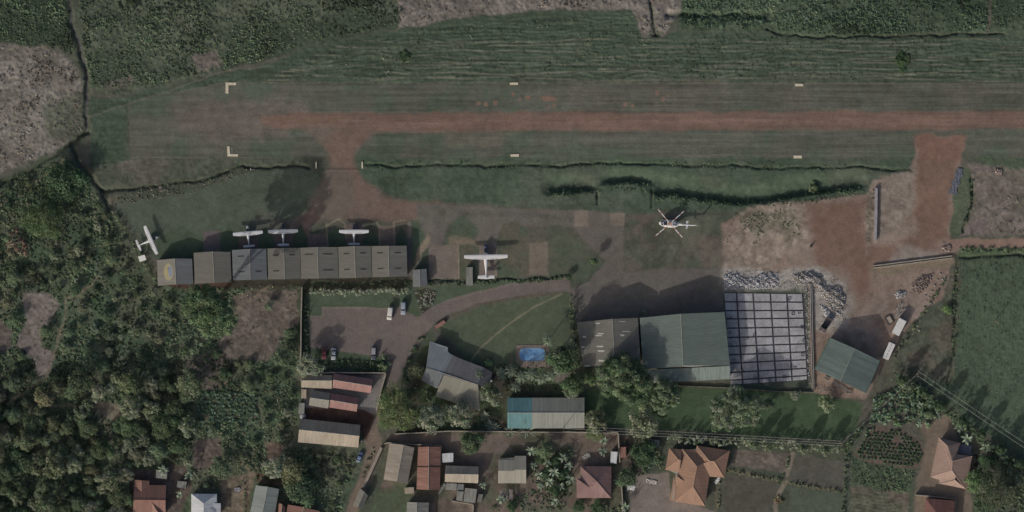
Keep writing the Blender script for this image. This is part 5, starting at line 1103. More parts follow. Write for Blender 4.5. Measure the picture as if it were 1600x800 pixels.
hedge([(380,752),(383,772),(381,800)],3,1.2,'narrow hedge beside the yard of the silver roofed house',GREENS,1.4,seed=22)
hedge([(1518,282),(1516,320),(1505,358)],4,1.0,'dark rushes in the short ditch beside the grass strip',DARKS,1.4,seed=23)
# ---- trees that stand out
def T(key,px,py,r,h,label,tint=(1,1,1),cat='tree',group=None,name=None):
    src=TREES[key]; s=r*S/src[1]; return put_tree(key,px,py,r,label,cat,group,hs=h/(src[3]*s),tint=tint,name=name)
T('tall_a',329,484,43,29,'tall broad tree below the emblem roof and the slate hangar',(.95,1,.9))
T('feather_a',70,343,34,9,'wide feathery olive tree inside the upper thicket',(.8,.92,.75))
T('broad_b',100,288,34,7,'dark green spreading tree near the boundary ditch',(.85,.95,.85))
T('red_a',28,382,22,6.5,'reddish leaved tree at the very left edge of the thicket')
T('feather_a',622,640,38,10,'huge bright feathery tree at the lane bend',(.95,1.02,.8))
T('pale_a',671,653,26,8,'pale round tree below the lodge, nearer the feathery tree',(.82,.84,.82))
T('pale_a',717,648,25,8,'pale round tree covering the lodge corner steps',(.85,.86,.83))
T('pale_b',766,614,20,8,'pale tree at the east end of the lodge',(.9,.9,.85))
T('broad_c',651,580,15,5,'small olive tree between the lane and the lodge',(1.1,1.1,.95))
T('pale_a',484,571,21,7.5,'pale tree overhanging the beige roof at the car park corner')
T('big_a',975,592,44,15,'great bright green tree leaning over both large hangars',(.98,1,.92))
T('big_b',1038,618,27,11,'rounded tree next to the great bright tree',(.95,1,.92))
T('big_b',1149,639,40,10.5,'wide pale green tree alone on the garden lawn',(.95,.96,.93))
T('pale_b',1006,662,27,8,'greyish open tree at the wall below the great tree',(1.05,1.0,.95))
T('pale_b',930,656,20,7,'greyish brown tree beside the cottage gable',(1.0,.94,.88))
T('feather_a',930,675,16,5,'bright feathery bush on the boundary wall by the cottage',(1.1,1.2,.95),'bush',name='bush')
T('pale_b',1290,629,15,4.5,'small pale round tree at the lawn edge near the green shed',(1.2,1.2,1.05))
T('pale_a',1243,617,9,3,'low pale bush below the foundation slab corner',cat='bush',name='bush')
T('broad_a',1200,632,11,4,'little tree between the lone lawn tree and the slab')
T('broad_b',880,560,24,14,'dark palm like tree mass beside the pool',(.75,.85,.75))
T('broad_b',897,598,18,11.5,'dark tree between pool garden and grey beige hangar',(.85,.9,.8))
T('broad_a',922,592,12,5,'bright green round bush at the hangar corner',(1.2,1.3,1.0),'bush',name='bush')
T('pale_b',893,610,15,5,'pale shrubby tree above the cottage roof end')
T('broad_b',736,692,20,6.5,'dark dense tree above the beige gable house',(.95,1,.9))
T('broad_a',851,702,16,6,'dense green tree at the top of the banana grove',(1.15,1.15,1.1))
T('broad_b',980,745,17,6.5,'dark tree between maroon house and paved drive')
T('broad_b',1005,710,22,6,'dark tree in the shade under the big hedge, by the tank room',(.8,.9,.8))
T('feather_a',1558,765,36,9,'large greyish tree right of the dark red house',(.72,.75,.76))
T('broad_a',1521,752,18,6,'bright tree between bungalow and the large greyish tree',(1.1,1.25,.95))
T('broad_b',1535,788,18,5,'dark tree at the bottom edge beside the dark red house')
T('broad_b',1543,724,15,5.5,'dark tree beside the bungalow patio corner',(.8,.9,.8))
T('pale_b',1592,745,20,5,'pale tree at the far right below the power line',(1,1,.95))
T('broad_a',1455,648,9,3.5,'small tree at the top of the bungalow yard')
T('pale_b',1413,598,10,3,'light bush under the power pole',(1.1,1.15,1),'bush',name='bush')
T('broad_a',1480,484,8,1.8,'bright green bush in the rough meadow',(1.3,1.5,1.0),'bush',name='bush')
T('shrub_a',1410,97,14,.9,'round dark shrub in the mown field',(.55,.66,.5),'bush',name='bush')
T('shrub_c',632,87,10,.7,'low shrub clump left standing in the mown field',(.6,.66,.6),'bush',name='bush')
T('shrub_a',1271,293,9,1.8,'lone shrub on the bank beside the red road',(1,1,.9),'bush',name='bush')
T('shrub_b',1006,489,6,1.6,'shrub in the round planter between the large hangars',cat='bush',name='bush')
T('broad_b',888,433,6,2.4,'little bush where ditch and access lane meet',cat='bush',name='bush')
T('shrub_a',600,573,10,2.2,'leafy shrub on the car park exit corner',(1.1,1.1,1),'bush',name='bush')
T('broad_a',928,408,7,4.6,'slim shrub tree at the apron grass edge',(.9,1,.85))
T('shrub_b',764,567,7,1.6,'bright bush at the lawn corner near the lodge',(.9,1.2,.8),'bush',name='bush')
T('broad_c',455,735,24,7,'olive tree beside the long beige block and lane',(1.05,1.05,.9))
T('pale_a',430,728,20,7,'pale tree near the ribbed grey gable house')
T('broad_b',470,765,26,6,'dark tree above the orange red roof')
T('broad_a',345,730,18,6,'dense tree above the silver roof')
T('broad_c',215,712,14,4.5,'olive bush tree above the brick red house')
T('broad_a',440,560,14,6,'green tree by the wall west of the car park')
T('broad_b',455,520,10,3,'bush on the wall line beside the brown soil clearing',cat='bush',name='bush')
T('pale_b',420,478,9,3,'pale bush on the brown clearing beside the wall',cat='bush',name='bush')
# ---- thicket trees
HOUSES=[(205,745,265,800),(295,766,350,800),(385,752,442,800),(430,780,505,800),(462,580,606,708),(240,400,305,450)]
LM=[('the emblem roof hangar',275,425),('the bare brown clearing',60,505),('the small tan clearing',168,642),('the boundary ditch corner',118,246),('the rows of round crop bushes',352,638),('the brick red gabled house',235,765),('the silver roofed house',322,785),('the grey ribbed house',412,782),('the long beige block',515,680),('the car park wall',471,520),('the brown soil clearing',402,510),('the striped garden bed',155,472),('the feathery olive tree',70,343),('the left picture edge',0,600),('the lower left corner',30,790),('the path fork',60,634)]
TONE={'broad_a':'green','broad_b':'dark green','broad_c':'olive','pale_a':'pale leaved','pale_b':'grey green'}
rngt=random.Random(21); placed=[(327,487,39),(70,343,34),(100,288,34),(28,382,22),(455,735,24),(430,728,20),(470,765,26),(345,730,18),(215,712,14),(440,560,14),(484,571,21)]; seen={}
dens_zone=[(-40,300,470,850)]
def inpoly(poly,x,y): return poly_sd(poly,np.array([float(x)]),np.array([float(y)]))[0]
FOREST=[(-50,300),(40,268),(105,250),(142,290),(228,440),(300,458),(464,456),(464,700),(540,708),(530,790),(505,850),(-50,850)]
cnt=0
for it in range(5200):
    x=rngt.uniform(-45,545); y=rngt.uniform(262,845)
    low = y>590 and x<300
    r=rngt.uniform(8,24) if low else rngt.uniform(5,13)
    if inpoly(FOREST,x,y)<r*.5: continue
    if any(inpoly(c,x,y)>-r*.55 for c in CLEARS+PH): continue
    if any(a-r*.6<x<c+r*.6 and b-r*.6<y<d+r*.6 for a,b,c,d in HOUSES): continue
    k=.66 if low else 1.35
    if any(math.hypot(x-a,y-b)<(r+q)*k for a,b,q in placed): continue
    placed.append((x,y,r)); cnt+=1
    key=rngt.choices(['broad_a','broad_b','broad_c','pale_a','pale_b'],[5,4,1,2,2.5])[0]
    h=(r*S*rngt.uniform(1.0,1.75)+.8) if low else r*S*rngt.uniform(.75,1.2)+.5
    size='tall broad' if r>19 else ('medium' if r>12 else 'small bushy')
    near=sorted(LM,key=lambda m:math.hypot(m[1]-x,m[2]-y)); m=near[0]; dx,dy=x-m[1],y-m[2]
    rel=('above' if dy<0 else 'below') if abs(dy)>abs(dx) else ('to the left of' if dx<0 else 'to the right of')
    lab=f'{size} {TONE[key]} tree {rel} {m[0]}'
    t=rngt.uniform(.8,1.2); tint=(t*rngt.uniform(.93,1.08),t,t*rngt.uniform(.88,1.02))
    T(key,x,y,r,h,lab,tint,group='trees of the thicket')
# ---- banana plants, palms, spiky plants
BN=[(256,734,10,'large banana plant arching over the grey tin shed'),(296,742,9,'banana plant beside the tiny tin privy'),(186,738,8,'banana plant at the thicket edge above its neighbours'),(187,760,9,'banana plant left of the brick red roof'),(184,777,8,'lowest banana plant left of the brick red house'),(215,722,8,'banana plant above the cross gable'),
 (281,772,7,'banana plant between brick red and silver roofs'),(755,758,7,'banana plant by the little dark shed'),(880,714,9,'bright star shaped banana plant at the grove centre'),(830,704,9,'banana plant at the upper left of the grove'),(942,705,9,'banana plant left of the white tin shed'),(944,688,8,'banana plant under the boundary wall'),(891,748,9,'banana plant nearest the maroon house'),(889,727,8,'banana plant below the bright star shaped one'),(856,723,8,'banana plant below the dense green tree'),(866,737,10,'dark banana plant in the middle of the grove'),(834,727,8,'banana plant nearest the stepped grey house'),(843,742,8,'banana plant low on the left of the grove'),(859,752,9,'banana plant at the bottom of the grove'),(876,759,8,'banana plant at the bottom right of the grove'),(845,759,7,'small banana plant at the lower left of the grove'),(867,783,8,'banana plant on bare soil below the grove'),(977,791,9,'banana plant on the wall beside the paved drive'),(784,779,9,'banana plant beside the ramshackle timber frame'),
 (1498,668,8,'banana plant above the bungalow patio'),(1511,685,11,'biggest banana plant, right at the bungalow patio'),(1540,698,10,'banana plant right of the biggest one'),(1566,710,9,'third banana plant along the power line strip'),(1578,734,8,'banana plant lowest along the power line strip'),(1436,662,6,'little banana plant above the mounded plot'),(1464,648,8,'banana plant at the top of the bungalow yard'),(1437,632,7,'pale banana plant inside the dark thicket')]
for i,(x,y,r,l) in enumerate(BN): put_tree('banana%d'%(i%3),x,y,r,l,'banana plant','banana plants',hs=random.uniform(.9,1.15),tint=(random.uniform(.8,1.15),)*3)
PM=[(857,531,11,5.5,'pale palm at the corner of the pool deck'),(784,584,10,3.5,'first palm of the row below the pool'),(799,579,11,4,'second palm of the row below the pool'),(815,588,11,4,'third palm of the row below the pool'),(830,584,11,4.5,'middle palm right below the pool'),(846,590,11,4,'palm below the pool deck steps'),(861,586,11,4,'palm beside the little grey terrace'),(873,578,10,5,'palm at the dark tree below the pool'),(749,584,9,3.5,'palm at the lodge end beside the pale tree'),(806,604,9,3,'low palm above the turquoise roof bay'),(872,552,11,12,'tall palm in the dark mass beside the pool'),(889,541,10,11,'palm against the tall dark hedge')]
for x,y,r,h,l in PM: T('palm',x,y,r,h,l,(random.uniform(.8,1.15),)*3,'palm tree','palms around the pool')
for x,y,r,l in [(822,672,15,'big spiky plant in front of the turquoise roof bay'),(797,675,11,'spiky plant at the foot of the turquoise bay'),(766,664,11,'spiky plant beside the garden path end'),(757,650,9,'dark spiky plant under the lodge tree'),(775,668,9,'spiky plant between path and boundary wall')]: put_tree('agave',x,y,r,l,'plant','spiky plants along the boundary wall')
for i,(x,y,r,l) in enumerate([(846,716,11,'dark leafy tree among the bananas nearest the stepped house'),(868,722,10,'dark leafy tree at the top of the banana grove'),(852,742,12,'dark leafy tree in the centre of the banana grove'),(878,741,10,'dark leafy tree on the maroon house side of the grove'),(866,764,11,'dark leafy tree at the foot of the banana grove'),(800,790,10,'dark leafy tree below the ramshackle frame'),(905,790,11,'dark leafy tree under the maroon house'),(935,793,12,'dark leafy tree at the bottom edge below the maroon house')]): T('broad_b',x,y,r,3.2,l,(.75,.85,.75))
for i,(x,y,r,l) in enumerate([(1408,594,8,'first little tree of the line under the power wires, by the pole'),(1442,614,9,'second little tree of the line under the power wires'),(1470,634,9,'little tree under the wires above the bungalow yard'),(1502,658,9,'little tree under the wires beside the biggest banana plant'),(1532,680,9,'little tree under the wires beyond the bungalow corner'),(1562,702,9,'little tree under the wires near the far banana plants'),(1592,724,9,'little tree under the wires at the right edge')]): T('broad_b',x,y,r,7.2,l,(.95,1,.95),group='line of small trees under the wires')
for i,(x,y,l) in enumerate([(1178,695,'first tree added to the hedge above the tilled garden plot'),(1200,697,'second tree added to the hedge above the tilled garden plot'),(1252,700,'tree added to the hedge at the top of the garden path'),(1288,703,'tree added to the hedge near the lawn corner pole')]): T('pale_b',x,y,9,7.0,l,(.9,.95,.88),group='trees added to the long hedge')  # slim trees added to the hedge to throw longer shadows on the lawn
# ---- crop plants one could count
rngc=np.random.default_rng(5); M_=6; qq,cc=dome_leaves(rngc.normal(0,.2,M_),rngc.normal(0,.2,M_),np.full(M_,.1),np.full(M_,.34),np.full(M_,.45),9,(.13,.24),BLUES+GREENS[:1],rngc)
crop0=quads_mesh('crop_plant',qq,LEAF,cc); used=False
def crop(x,y,s,lab,g,tint):
    global used
    o=crop0 if not used else crop0.copy()
    if used: COL.objects.link(o)
    used=True; o.location=(X(x),Y(y),gz(x,y)); o.scale=(s,s,s); o.rotation_euler=(0,0,random.uniform(0,6.28)); o.color=(*tint,1); tag(o,lab,'crop plant',g)
for j in range(8):
    for i in range(17):
        x=308+i*5.6+(j%2)*2.8+random.uniform(-.8,.8); y=615+j*6.0+random.uniform(-.8,.8)
        if random.random()<.1: continue
        crop(x,y,random.uniform(1.1,1.7),'round leafy crop bush in the square plot of rows inside the thicket','round crop bushes in rows',(1,1.02,.95))
mp_=[(1345,694),(1362,674),(1402,672),(1436,692),(1442,714),(1428,730),(1390,724),(1344,716),(1336,710)]
for j in range(11):
    for i in range(19):
        x=1338+i*6+(j%2)*3+random.uniform(-.8,.8); y=673+j*5.6+random.uniform(-.8,.8)+(x-1390)*.08
        if inpoly(mp_,x,y)<0 or (abs(x-1401)<8 and abs(y-688)<6) : continue
        crop(x,y,random.uniform(.8,1.15),'small dark plant on an earth mound in the mounded plot','plants of the mounded plot',(.7,.75,.65))
# ---- walls and fences
def wall(name,label,pl,h,t,mat=WALL_W,cat='wall',cope=COPE,closed=False):
    c=pl[len(pl)//2]; r=empty(name,(X(c[0]),Y(c[1]),0)); tag(r,label,cat)
    P=[Vector((X(p[0])-X(c[0]),Y(p[1])-Y(c[1]))) for p in pl]
    def side(d):
        out=[]
        for i,p in enumerate(P):
            a=(P[i]-P[i-1]).normalized() if i>0 else None; b=(P[i+1]-P[i]).normalized() if i<len(P)-1 else None
            q=(a+b).normalized() if (a is not None and b is not None) else (a if a is not None else b)
            out.append(p+Vector((-q.y,q.x))*d)
        return out
    for nm,w,z0,z1,m in (('masonry',t/2,-1.0,h,mat),('coping',t/2+.05,h,h+.08,cope)):
        A1,B1=side(w),side(-w); k=MB()
        for i in range(len(P)-1): k.prism([tuple(A1[i]),tuple(A1[i+1]),tuple(B1[i+1]),tuple(B1[i])],z0,z1)
        k.build(nm,m,r)
    return r
wall('boundary_wall','thin pale wall along the thicket side of the car park',[(472,449),(470.6,500),(470.4,545),(468.6,583)],2.0,.28)
wall('boundary_wall','wall between car park hedge and red roofed compound',[(468.6,584),(520,582.2),(603,582.6)],2.0,.3)
wall('boundary_wall','short slanting brown wall at the compound and lane',[(602.6,584),(595,610),(588,642)],1.6,.5,WALL_B)
wall('boundary_wall','long pale wall between lodge garden and the village',[(617,678),(660,676),(700,673.6),(760,674),(860,675.4),(965,675.6)],1.6,.3)
wall('boundary_wall','wall stepping down between banana yard and brown hut',[(965.6,676.5),(967,700),(968.4,722.5)],1.6,.34,WALL_B)
wall('boundary_wall','wall beside the maroon house running to the bottom edge',[(970.6,757),(972.4,780),(973.4,810)],1.4,.34,WALL_B)
wall('boundary_wall','pale wall around the top of the rust red row house',[(600,693.4),(606,691.6),(648,694.4),(689.6,696)],1.6,.28)
wall('boundary_wall','wall running down beside the rust red row house',[(690,697),(689.4,706),(689.4,728)],1.6,.26)
wall('stone_wall','rough stone wall beside the sandy lane',[(596,699),(585,724),(574,748),(567,762)],1.0,.9,plain('dry stone',A(118,108,98),.95,.45,2.5),cope=plain('stone tops',A(134,126,116),.95,.5,3))
wall('yard_wall','low white topped wall below the shed cluster',[(706,782.6),(722,785.6),(739,788)],1.0,.3); wall('yard_wall','low white topped wall dropping to the bottom edge below the sheds',[(739.4,788.6),(739,800),(738,812)],1.0,.3)
wall('culvert_wall','straight grey concrete wall beside the red road',[(1369,293.5),(1368.4,340),(1367.2,375.5)],.9,.95,CONC,cope=plain('pale concrete cap',A(128,126,132),.85,.15,.7))
wall('drain_wall','upper kerb of the slanting drain in the builders yard',[(1364,415.5),(1420,408.4),(1488,399.8)],.5,.3,CONC); wall('drain_wall','lower kerb of the slanting drain in the builders yard',[(1364,419),(1420,411.8),(1488,403.2)],.5,.3,CONC)
wall('channel_wall','kerb of the long channel on the slab side',[(1265.8,443),(1267.4,530),(1269.4,608)],.7,.16,CONC,cope=CONC); wall('channel_wall','kerb of the long channel on the yard side',[(1268.2,443),(1269.8,530),(1271.8,610)],.7,.16,CONC,cope=CONC)
k=MB(); k.prism([PT(p) for p in ((1266.2,444),(1267.6,444),(1271,608),(1269.8,608))],-.2,.06); tag(k.build('channel_floor',TRN),kind='structure')
wall('retaining_wall','concrete retaining wall below the foundation slab and lawn',[(1022,601),(1080,604),(1142,606),(1220,612),(1270,613)],.7,.3,WALL_B,cope=plain('stained concrete',A(88,84,80),.9,.3,1))
wall('yard_wall','pale wall around the dark red house, upper side',[(1429.6,773.4),(1450,775),(1493,779.6)],1.6,.3); wall('yard_wall','pale wall around the dark red house, right side',[(1493.4,781),(1491,800),(1488,830)],1.6,.3)
wall('gate_wall','reddish brick gate wall at the lawn entrance',[(680.5,511.5),(688,507),(695,502)],1.0,1.2,plain('red brick',A(124,86,80),.9,.3,2),cope=plain('red brick top',A(126,92,86),.9,.3,2))
# ---- poles and wires
def pole(px,py,h,label,az):
    z=gz(px,py); r=empty('utility_pole',(X(px),Y(py),z),az); tag(r,label,'utility pole',group='utility poles')
    m=MB(); m.tube([(0,0,-.4),(0,0,h*.5),(0,0,h)],[.17,.14,.11],10); m.build('post',TIMBER,r)
    c=MB(); c.box(-.06,.06,-1.1,1.1,h-.5,h-.36); c.build('crossarm',TIMBER,r)
    for y in (-1,0,1): i=MB(); i.tube([(0,y,h-.36),(0,y,h-.1)],[.07,.05],8); i.build('insulator',WHITE,r)
    return (X(px),Y(py),z+h-.1,az)
p1=pole(880,668.5,10,'leaning grey pole whose shadow crosses the cottage roof',R(-3)); p2=pole(1313,692,9,'pole at the lower corner of the garden lawn',R(30)); p3=pole(1432,583,10,'pole with crossarm at the meadow corner',R(-10)); p4=pole(1554,502,8.5,'thin pole standing alone in the crop field',R(40))
p5=(X(1690),Y(757),9.9,R(-33))                          # the next pole of the line stands outside the frame
WIRE=plain('aluminium wire',A(150,150,146),.5,.05,1)
def wires(a,b,label,offs=(-1,0,1),sag=1.0):
    for y in offs:
        m=MB(); pts=[]
        for i in range(13):
            t=i/12; q=[a[j]+(b[j]-a[j])*t for j in range(3)]; az=a[3]+(b[3]-a[3])*t
            pts.append((q[0]-math.sin(az)*y,q[1]+math.cos(az)*y,q[2]-sag*4*t*(1-t)))
        m.tube(pts,.038,5); tag(m.build('power_line',WIRE),label,'power line','overhead wires')
wires(p1,p2,'overhead wire strung above the wall and the garden lawn edge'); wires(p2,p3,'single overhead wire from lawn corner pole up to the meadow pole',(0,))
wires(p3,p5,'overhead wire running down over the crop field beside the bungalow',(-.8,.8))
# ---- pool
pr=empty('swimming_pool',(X(831.6),Y(554),0)); tag(pr,'blue swimming pool with rounded ends beside the lawn','swimming pool')
def stad(a,b,n=14):
    P=[]
    for k in range(n+1): t=-math.pi/2+math.pi*k/n; P.append((a-b*.8+b*.8*math.cos(t),b*math.sin(t)))
    for k in range(n+1): t=math.pi/2+math.pi*k/n; P.append((-a+b*.8+b*.8*math.cos(t),b*math.sin(t)))
    return P
t=NT('pool water'); tc=t.n('ShaderNodeTexCoord'); nz=t.noise(tc.outputs['Object'],.45,4,.6); n2=t.noise(tc.outputs['Object'],3,2)
c=t.mix(t.remap(nz,.42,.66,0,.55),A(80,124,168),A(124,154,180)); wat=t.out(c,.12,0,.4); bp=t.n('ShaderNodeBump'); bp.inputs['Strength'].default_value=.15; t.l(n2,bp.inputs['Height']); t.l(bp.outputs[0],t.b.inputs['Normal'])  # paler patches paint cloud reflections into the water colour
k=MB(); k.prism(stad(4.75,2.3),-.4,.10); k.build('water',wat,pr)
o_,i_=stad(5.1,2.65),stad(4.75,2.3); k=MB(); n=len(o_)
vs=[(*p,.0) for p in o_]+[(*p,.20) for p in o_]+[(*p,.20) for p in i_]+[(*p,.0) for p in i_]; fs_=[]
for a in range(3): fs_+=[(a*n+i,a*n+(i+1)%n,(a+1)*n+(i+1)%n,(a+1)*n+i) for i in range(n)]
k.add(vs,fs_); k.build('coping',plain('pool coping',A(112,110,108),.8,.15,1),pr)
dk=empty('sun_deck',(X(836),Y(569),0)); tag(dk,'planked timber sun deck along the lower pool side','deck'); k=MB()
for i in range(9): k.box(-4.4+i*.95,-4.4+i*.95+.86,-1.1,1.05,.0,.16)
k.build('deck_board',plain('pinkish deck boards',A(116,104,95),.8,.25,1.2),dk)
dk=empty('sun_deck',(X(830),Y(541.5),0)); tag(dk,'narrow tan paved deck along the upper pool side','deck'); k=MB(); k.box(-5.2,5.6,-.6,.55,.0,.14); k.build('paving',plain('tan paving',A(106,97,90),.85,.2,1),dk)
# ---- airstrip markers
MK=plain('whitewashed marker',A(176,168,148),.8,.2,1.5)
def marker(poly,label): k=MB(); k.prism([PT(p) for p in poly],-.1,.16); tag(k.build('runway_marker',MK),label,'runway marker','white airstrip markers')
marker([(352.5,129),(369,129),(369,133),(357,133),(357,146),(352.5,146)],'white corner marker at the upper end of the strip, angled downwards')
marker([(355,228.5),(358.6,228.5),(359.5,240.5),(372,241),(372,244.6),(355.4,244.4)],'white corner marker at the lower end of the strip, angled upwards')
k=MB(); k.prism([PT(p) for p in ((361,229.5),(363.4,229.5),(364,239.6),(362,239.6))],-.1,.1); tag(k.build('runway_marker',plain('dull green board',A(96,104,92),.8,.2,1)),'dull greenish board inside the lower corner marker','runway marker')
marker([(796.6,129),(809.4,129),(809.4,132.6),(796.6,132.6)],'white bar marker on the upper strip edge near the bare patches')
marker([(798,241),(810.8,240.6),(810.8,244.8),(798,244.8)],'white bar marker on the lower strip edge above the big plane')
marker([(1242,130.8),(1255,130.8),(1255,134.8),(1242,134.8)],'white bar marker on the upper strip edge near the round shrub')
marker([(1240,243),(1253,243),(1253,247.4),(1240,247.4)],'white bar marker on the lower strip edge beyond the helicopter')
for x,l in ((494,'white painted kerb block on the west side of the taxiway neck'),(566,'white painted kerb block on the east side of the taxiway neck')):
    k=MB(); k.prism([PT(p) for p in ((x-1.1,253),(x+1.1,252.6),(x+1.2,263),(x-1,263.4))],-.1,.35); tag(k.build('kerb_block',MK),l,'kerb block')
for i,(x,y) in enumerate([(630,282),(812.5,273),(975,357),(1035.6,428.5),(797,420),(810.5,419),(972,425)]):
    k=MB(); z=gz(x,y); k.tube([(X(x),Y(y),z-.2),(X(x),Y(y),z+1.3)],[.09,.07],8); tag(k.build('marker_post',MK),'short whitish marker post with a thin slanting shadow on the airfield','post','short marker posts')
# ---- canopy, sign, tanks, drum
r=empty('canopy',(X(222.6),Y(403.6),0),R(18)); tag(r,'small white square canopy below the askew plane','canopy')
for a in (-1,1):
    for b in (-1,1): k=MB(); k.tube([(a*1.1,b*.85,0),(a*1.1,b*.85,2.1)],.05,6); k.build('leg',STEEL,r)
k=MB(); k.slab([(-1.25,-1,2.1),(1.25,-1,2.1),(1.25,1,2.35),(-1.25,1,2.35)],.06); k.build('roof',WHITE,r)
r=empty('notice_board',(X(615.8),Y(466.6),0)); tag(r,'small dark notice board on the car park lawn','notice board')
k=MB(); k.tube([(0,0,0),(0,0,1.2)],.06,6); k.build('post',TIMBER,r); k=MB(); k.box(-.45,.45,-.4,.4,1.2,1.7); k.build('panel',DARKM,r)
def tank(px,py,rad,h,label,mat=TANK):
    r=empty('water_tank',(X(px),Y(py),gz(px,py))); tag(r,label,'water tank'); k=MB(); prof=[(0,rad*.98),(h*.25,rad),(h*.8,rad),(h*.93,rad*.8),(h,rad*.35)]
    k.loft([[(math.cos(2*math.pi*i/24)*q,math.sin(2*math.pi*i/24)*q,z) for i in range(24)] for z,q in prof]); b=k.build('body',mat,r,smooth=True)
    l=MB(); l.tube([(0,0,h),(0,0,h+.1)],rad*.33,16); l.build('lid',mat,b)
tank(473.4,650,1.15,1.9,'round grey tank at the corner of the soil yard'); tank(767,594.4,.55,1.4,'small white round tank by the lodge porch',WHITE); tank(767,661,.6,1.3,'small pale round tank beside the spiky plants'); tank(1266.8,385,.42,1.2,'dark drum standing alone on the pale dirt',plain('dark drum',A(62,60,58),.6,.2,1)); tank(615,757.6-10,.4,.6,'little pale tub on the grass beside the long grey house'); tank(564.5,688.5,.5,1.6,'pale upright tank by the gable of the long beige block')
# ---- rubble, stones and yard clutter
def rocks(name,polys,n,size,pal,label,hfun=None,seed=1,cat='rubble'):
    rng=np.random.default_rng(seed); k=MB(); mats=[plain(name+str(i)+str(seed),c,.95,.3,2) for i,c in enumerate(pal)]; oct_=[(1,0,0),(0,1,0),(-1,0,0),(0,-1,0),(0,0,1),(0,0,-1)]; fo=[(0,1,4),(1,2,4),(2,3,4),(3,0,4),(1,0,5),(2,1,5),(3,2,5),(0,3,5)]
    m=0
    while m<n:
        poly=polys[rng.integers(len(polys))]; xs=[p[0] for p in poly]; ys=[p[1] for p in poly]
        x=rng.uniform(min(xs),max(xs)); y=rng.uniform(min(ys),max(ys)); sd=inpoly(poly,x,y)
        if sd<0: continue
        s=rng.uniform(*size)*rng.uniform(.6,1.3); z=(hfun(x,y,sd) if hfun else 0)+s*.25; rot=Matrix.Rotation(rng.uniform(0,6.28),3,'Z')@Matrix.Rotation(rng.uniform(-.6,.6),3,'X')
        vs=[]
        for q in oct_: v=rot@Vector((q[0]*rng.uniform(.7,1.3),q[1]*rng.uniform(.6,1.1),q[2]*rng.uniform(.5,.9)))*s; vs.append((X(x)+v.x,Y(y)+v.y,z+v.z))
        k.add(vs,fo,int(rng.integers(len(pal)))); m+=1
    return tag(k.build(name,mats),label,cat,kind='stuff')
RB=[A(150,151,155),A(138,137,139),A(158,158,160),A(126,124,126)]; RB2=[A(134,126,114),A(124,118,112),A(142,135,126),A(110,104,100)]
rocks('rubble',[[(1131,430),(1145,426),(1165,436),(1190,428),(1215,426),(1216,450),(1180,452),(1133,452)]],1500,(.16,.42),RB,'grey broken stone along the upper edge of the concrete slab',lambda x,y,s:min(.5,s*.05)+.25*math.sin(x*.5)*math.sin(y*.7),1)
rocks('rubble',[[(1236,430),(1262,424),(1285,430),(1290,446),(1312,448),(1321,464),(1320,482),(1308,496),(1298,488),(1290,470),(1276,452),(1266,446),(1246,444)]],1500,(.16,.4),RB+RB2,'curved heap of broken stone and sand beside the channel',lambda x,y,s:min(.9,s*.09)+.25*math.sin(x*.45)*math.sin(y*.6),2)
rocks('rubble',[[(1280,476),(1298,486),(1304,500),(1292,498)]],120,(.2,.5),RB[:3],'whitish stones heaped behind the tipper truck',lambda x,y,s:min(.8,s*.1),3)
rocks('rubble',[[(1131,424),(1180,421),(1216,424),(1262,420),(1264,455),(1216,453),(1131,455)],[(1270,424),(1300,428),(1326,450),(1328,490),(1306,516),(1278,500),(1286,474)]],1100,(.1,.26),RB+RB2,'pale stone chips strewn thinly around the slab and the heaps',lambda x,y,s:.02,9)
rocks('gravel',[[(1257,450),(1264,450),(1267,600),(1263,600)]],260,(.12,.3),RB+RB2[:1],'loose gravel strip between slab and channel',None,4,'gravel')
rocks('rubble',[[(1424,444),(1440,430),(1458,428),(1450,448),(1436,460),(1426,456)]],420,(.15,.3),[A(132,120,116),A(112,100,96),A(98,86,82)],'scattered heap of pinkish broken bricks',lambda x,y,s:min(.7,s*.09),5)
rocks('rubble',[[(1398,460),(1404,454),(1416,456),(1414,464),(1402,466)]],90,(.2,.4),RB,'small grey stone heap above the timber stack',lambda x,y,s:min(.8,s*.12),6)
rocks('rubble',[[(1470,386),(1484,383),(1486,392),(1474,393)],[(1553,262),(1566,266),(1564,275),(1556,272)]],110,(.2,.4),[A(150,138,132),A(112,96,90)],'little brick heaps beside the sandy road and grey field',lambda x,y,s:.2,7)
rocks('rubble',[[(1272,602),(1300,604),(1305,612),(1276,610)]],60,(.15,.35),RB2,'litter of stones below the green shed',None,8)
RO=[(1469,428),(1465,437),(1468,446),(1460,446),(1456,455),(1452,464),(1461,463),(1448,470),(1455,474),(1444,480),(1441,492),(1438,500),(1433,509),(1436,516),(1428,519),(1446,462),(1472,436),(1426,522)]
rr_=np.random.default_rng(4)
for i,(x,y) in enumerate(RO):
    bm=MB(); n=10; s=rr_.uniform(.22,.5); rings=[]
    for z,q in ((-.3,.8),(.15,1),(.45,.85),(.62,.45)): rings.append([(math.cos(6.283*j/n)*q*s*rr_.uniform(.8,1.15),math.sin(6.283*j/n)*q*s*rr_.uniform(.7,1.1),z*s+rr_.uniform(-.05,.05)) for j in range(n)])
    bm.loft(rings); o=bm.build('boulder',plain('pale boulder',A(122,119,114),.95,.3,1.5)); o.location=(X(x),Y(y),0); tag(o,'pale boulder lying in the line along the dirt yard edge','boulder','boulders along the yard edge')
r=empty('timber_stack',(X(1404),Y(486),0),R(55)); tag(r,'loose stack of crossed grey timbers beside the wider white container','timber stack'); k=MB()
for i in range(16): M=Matrix.Translation((random.uniform(-1,1.2),random.uniform(-1.5,1.5),.1+i*.05))@Matrix.Rotation(random.choice([0,0,.35,1.45,-.3])+random.uniform(-.1,.1),4,'Z'); k.box(-2.3,2.3,-.09,.09,0,.09,0,M)
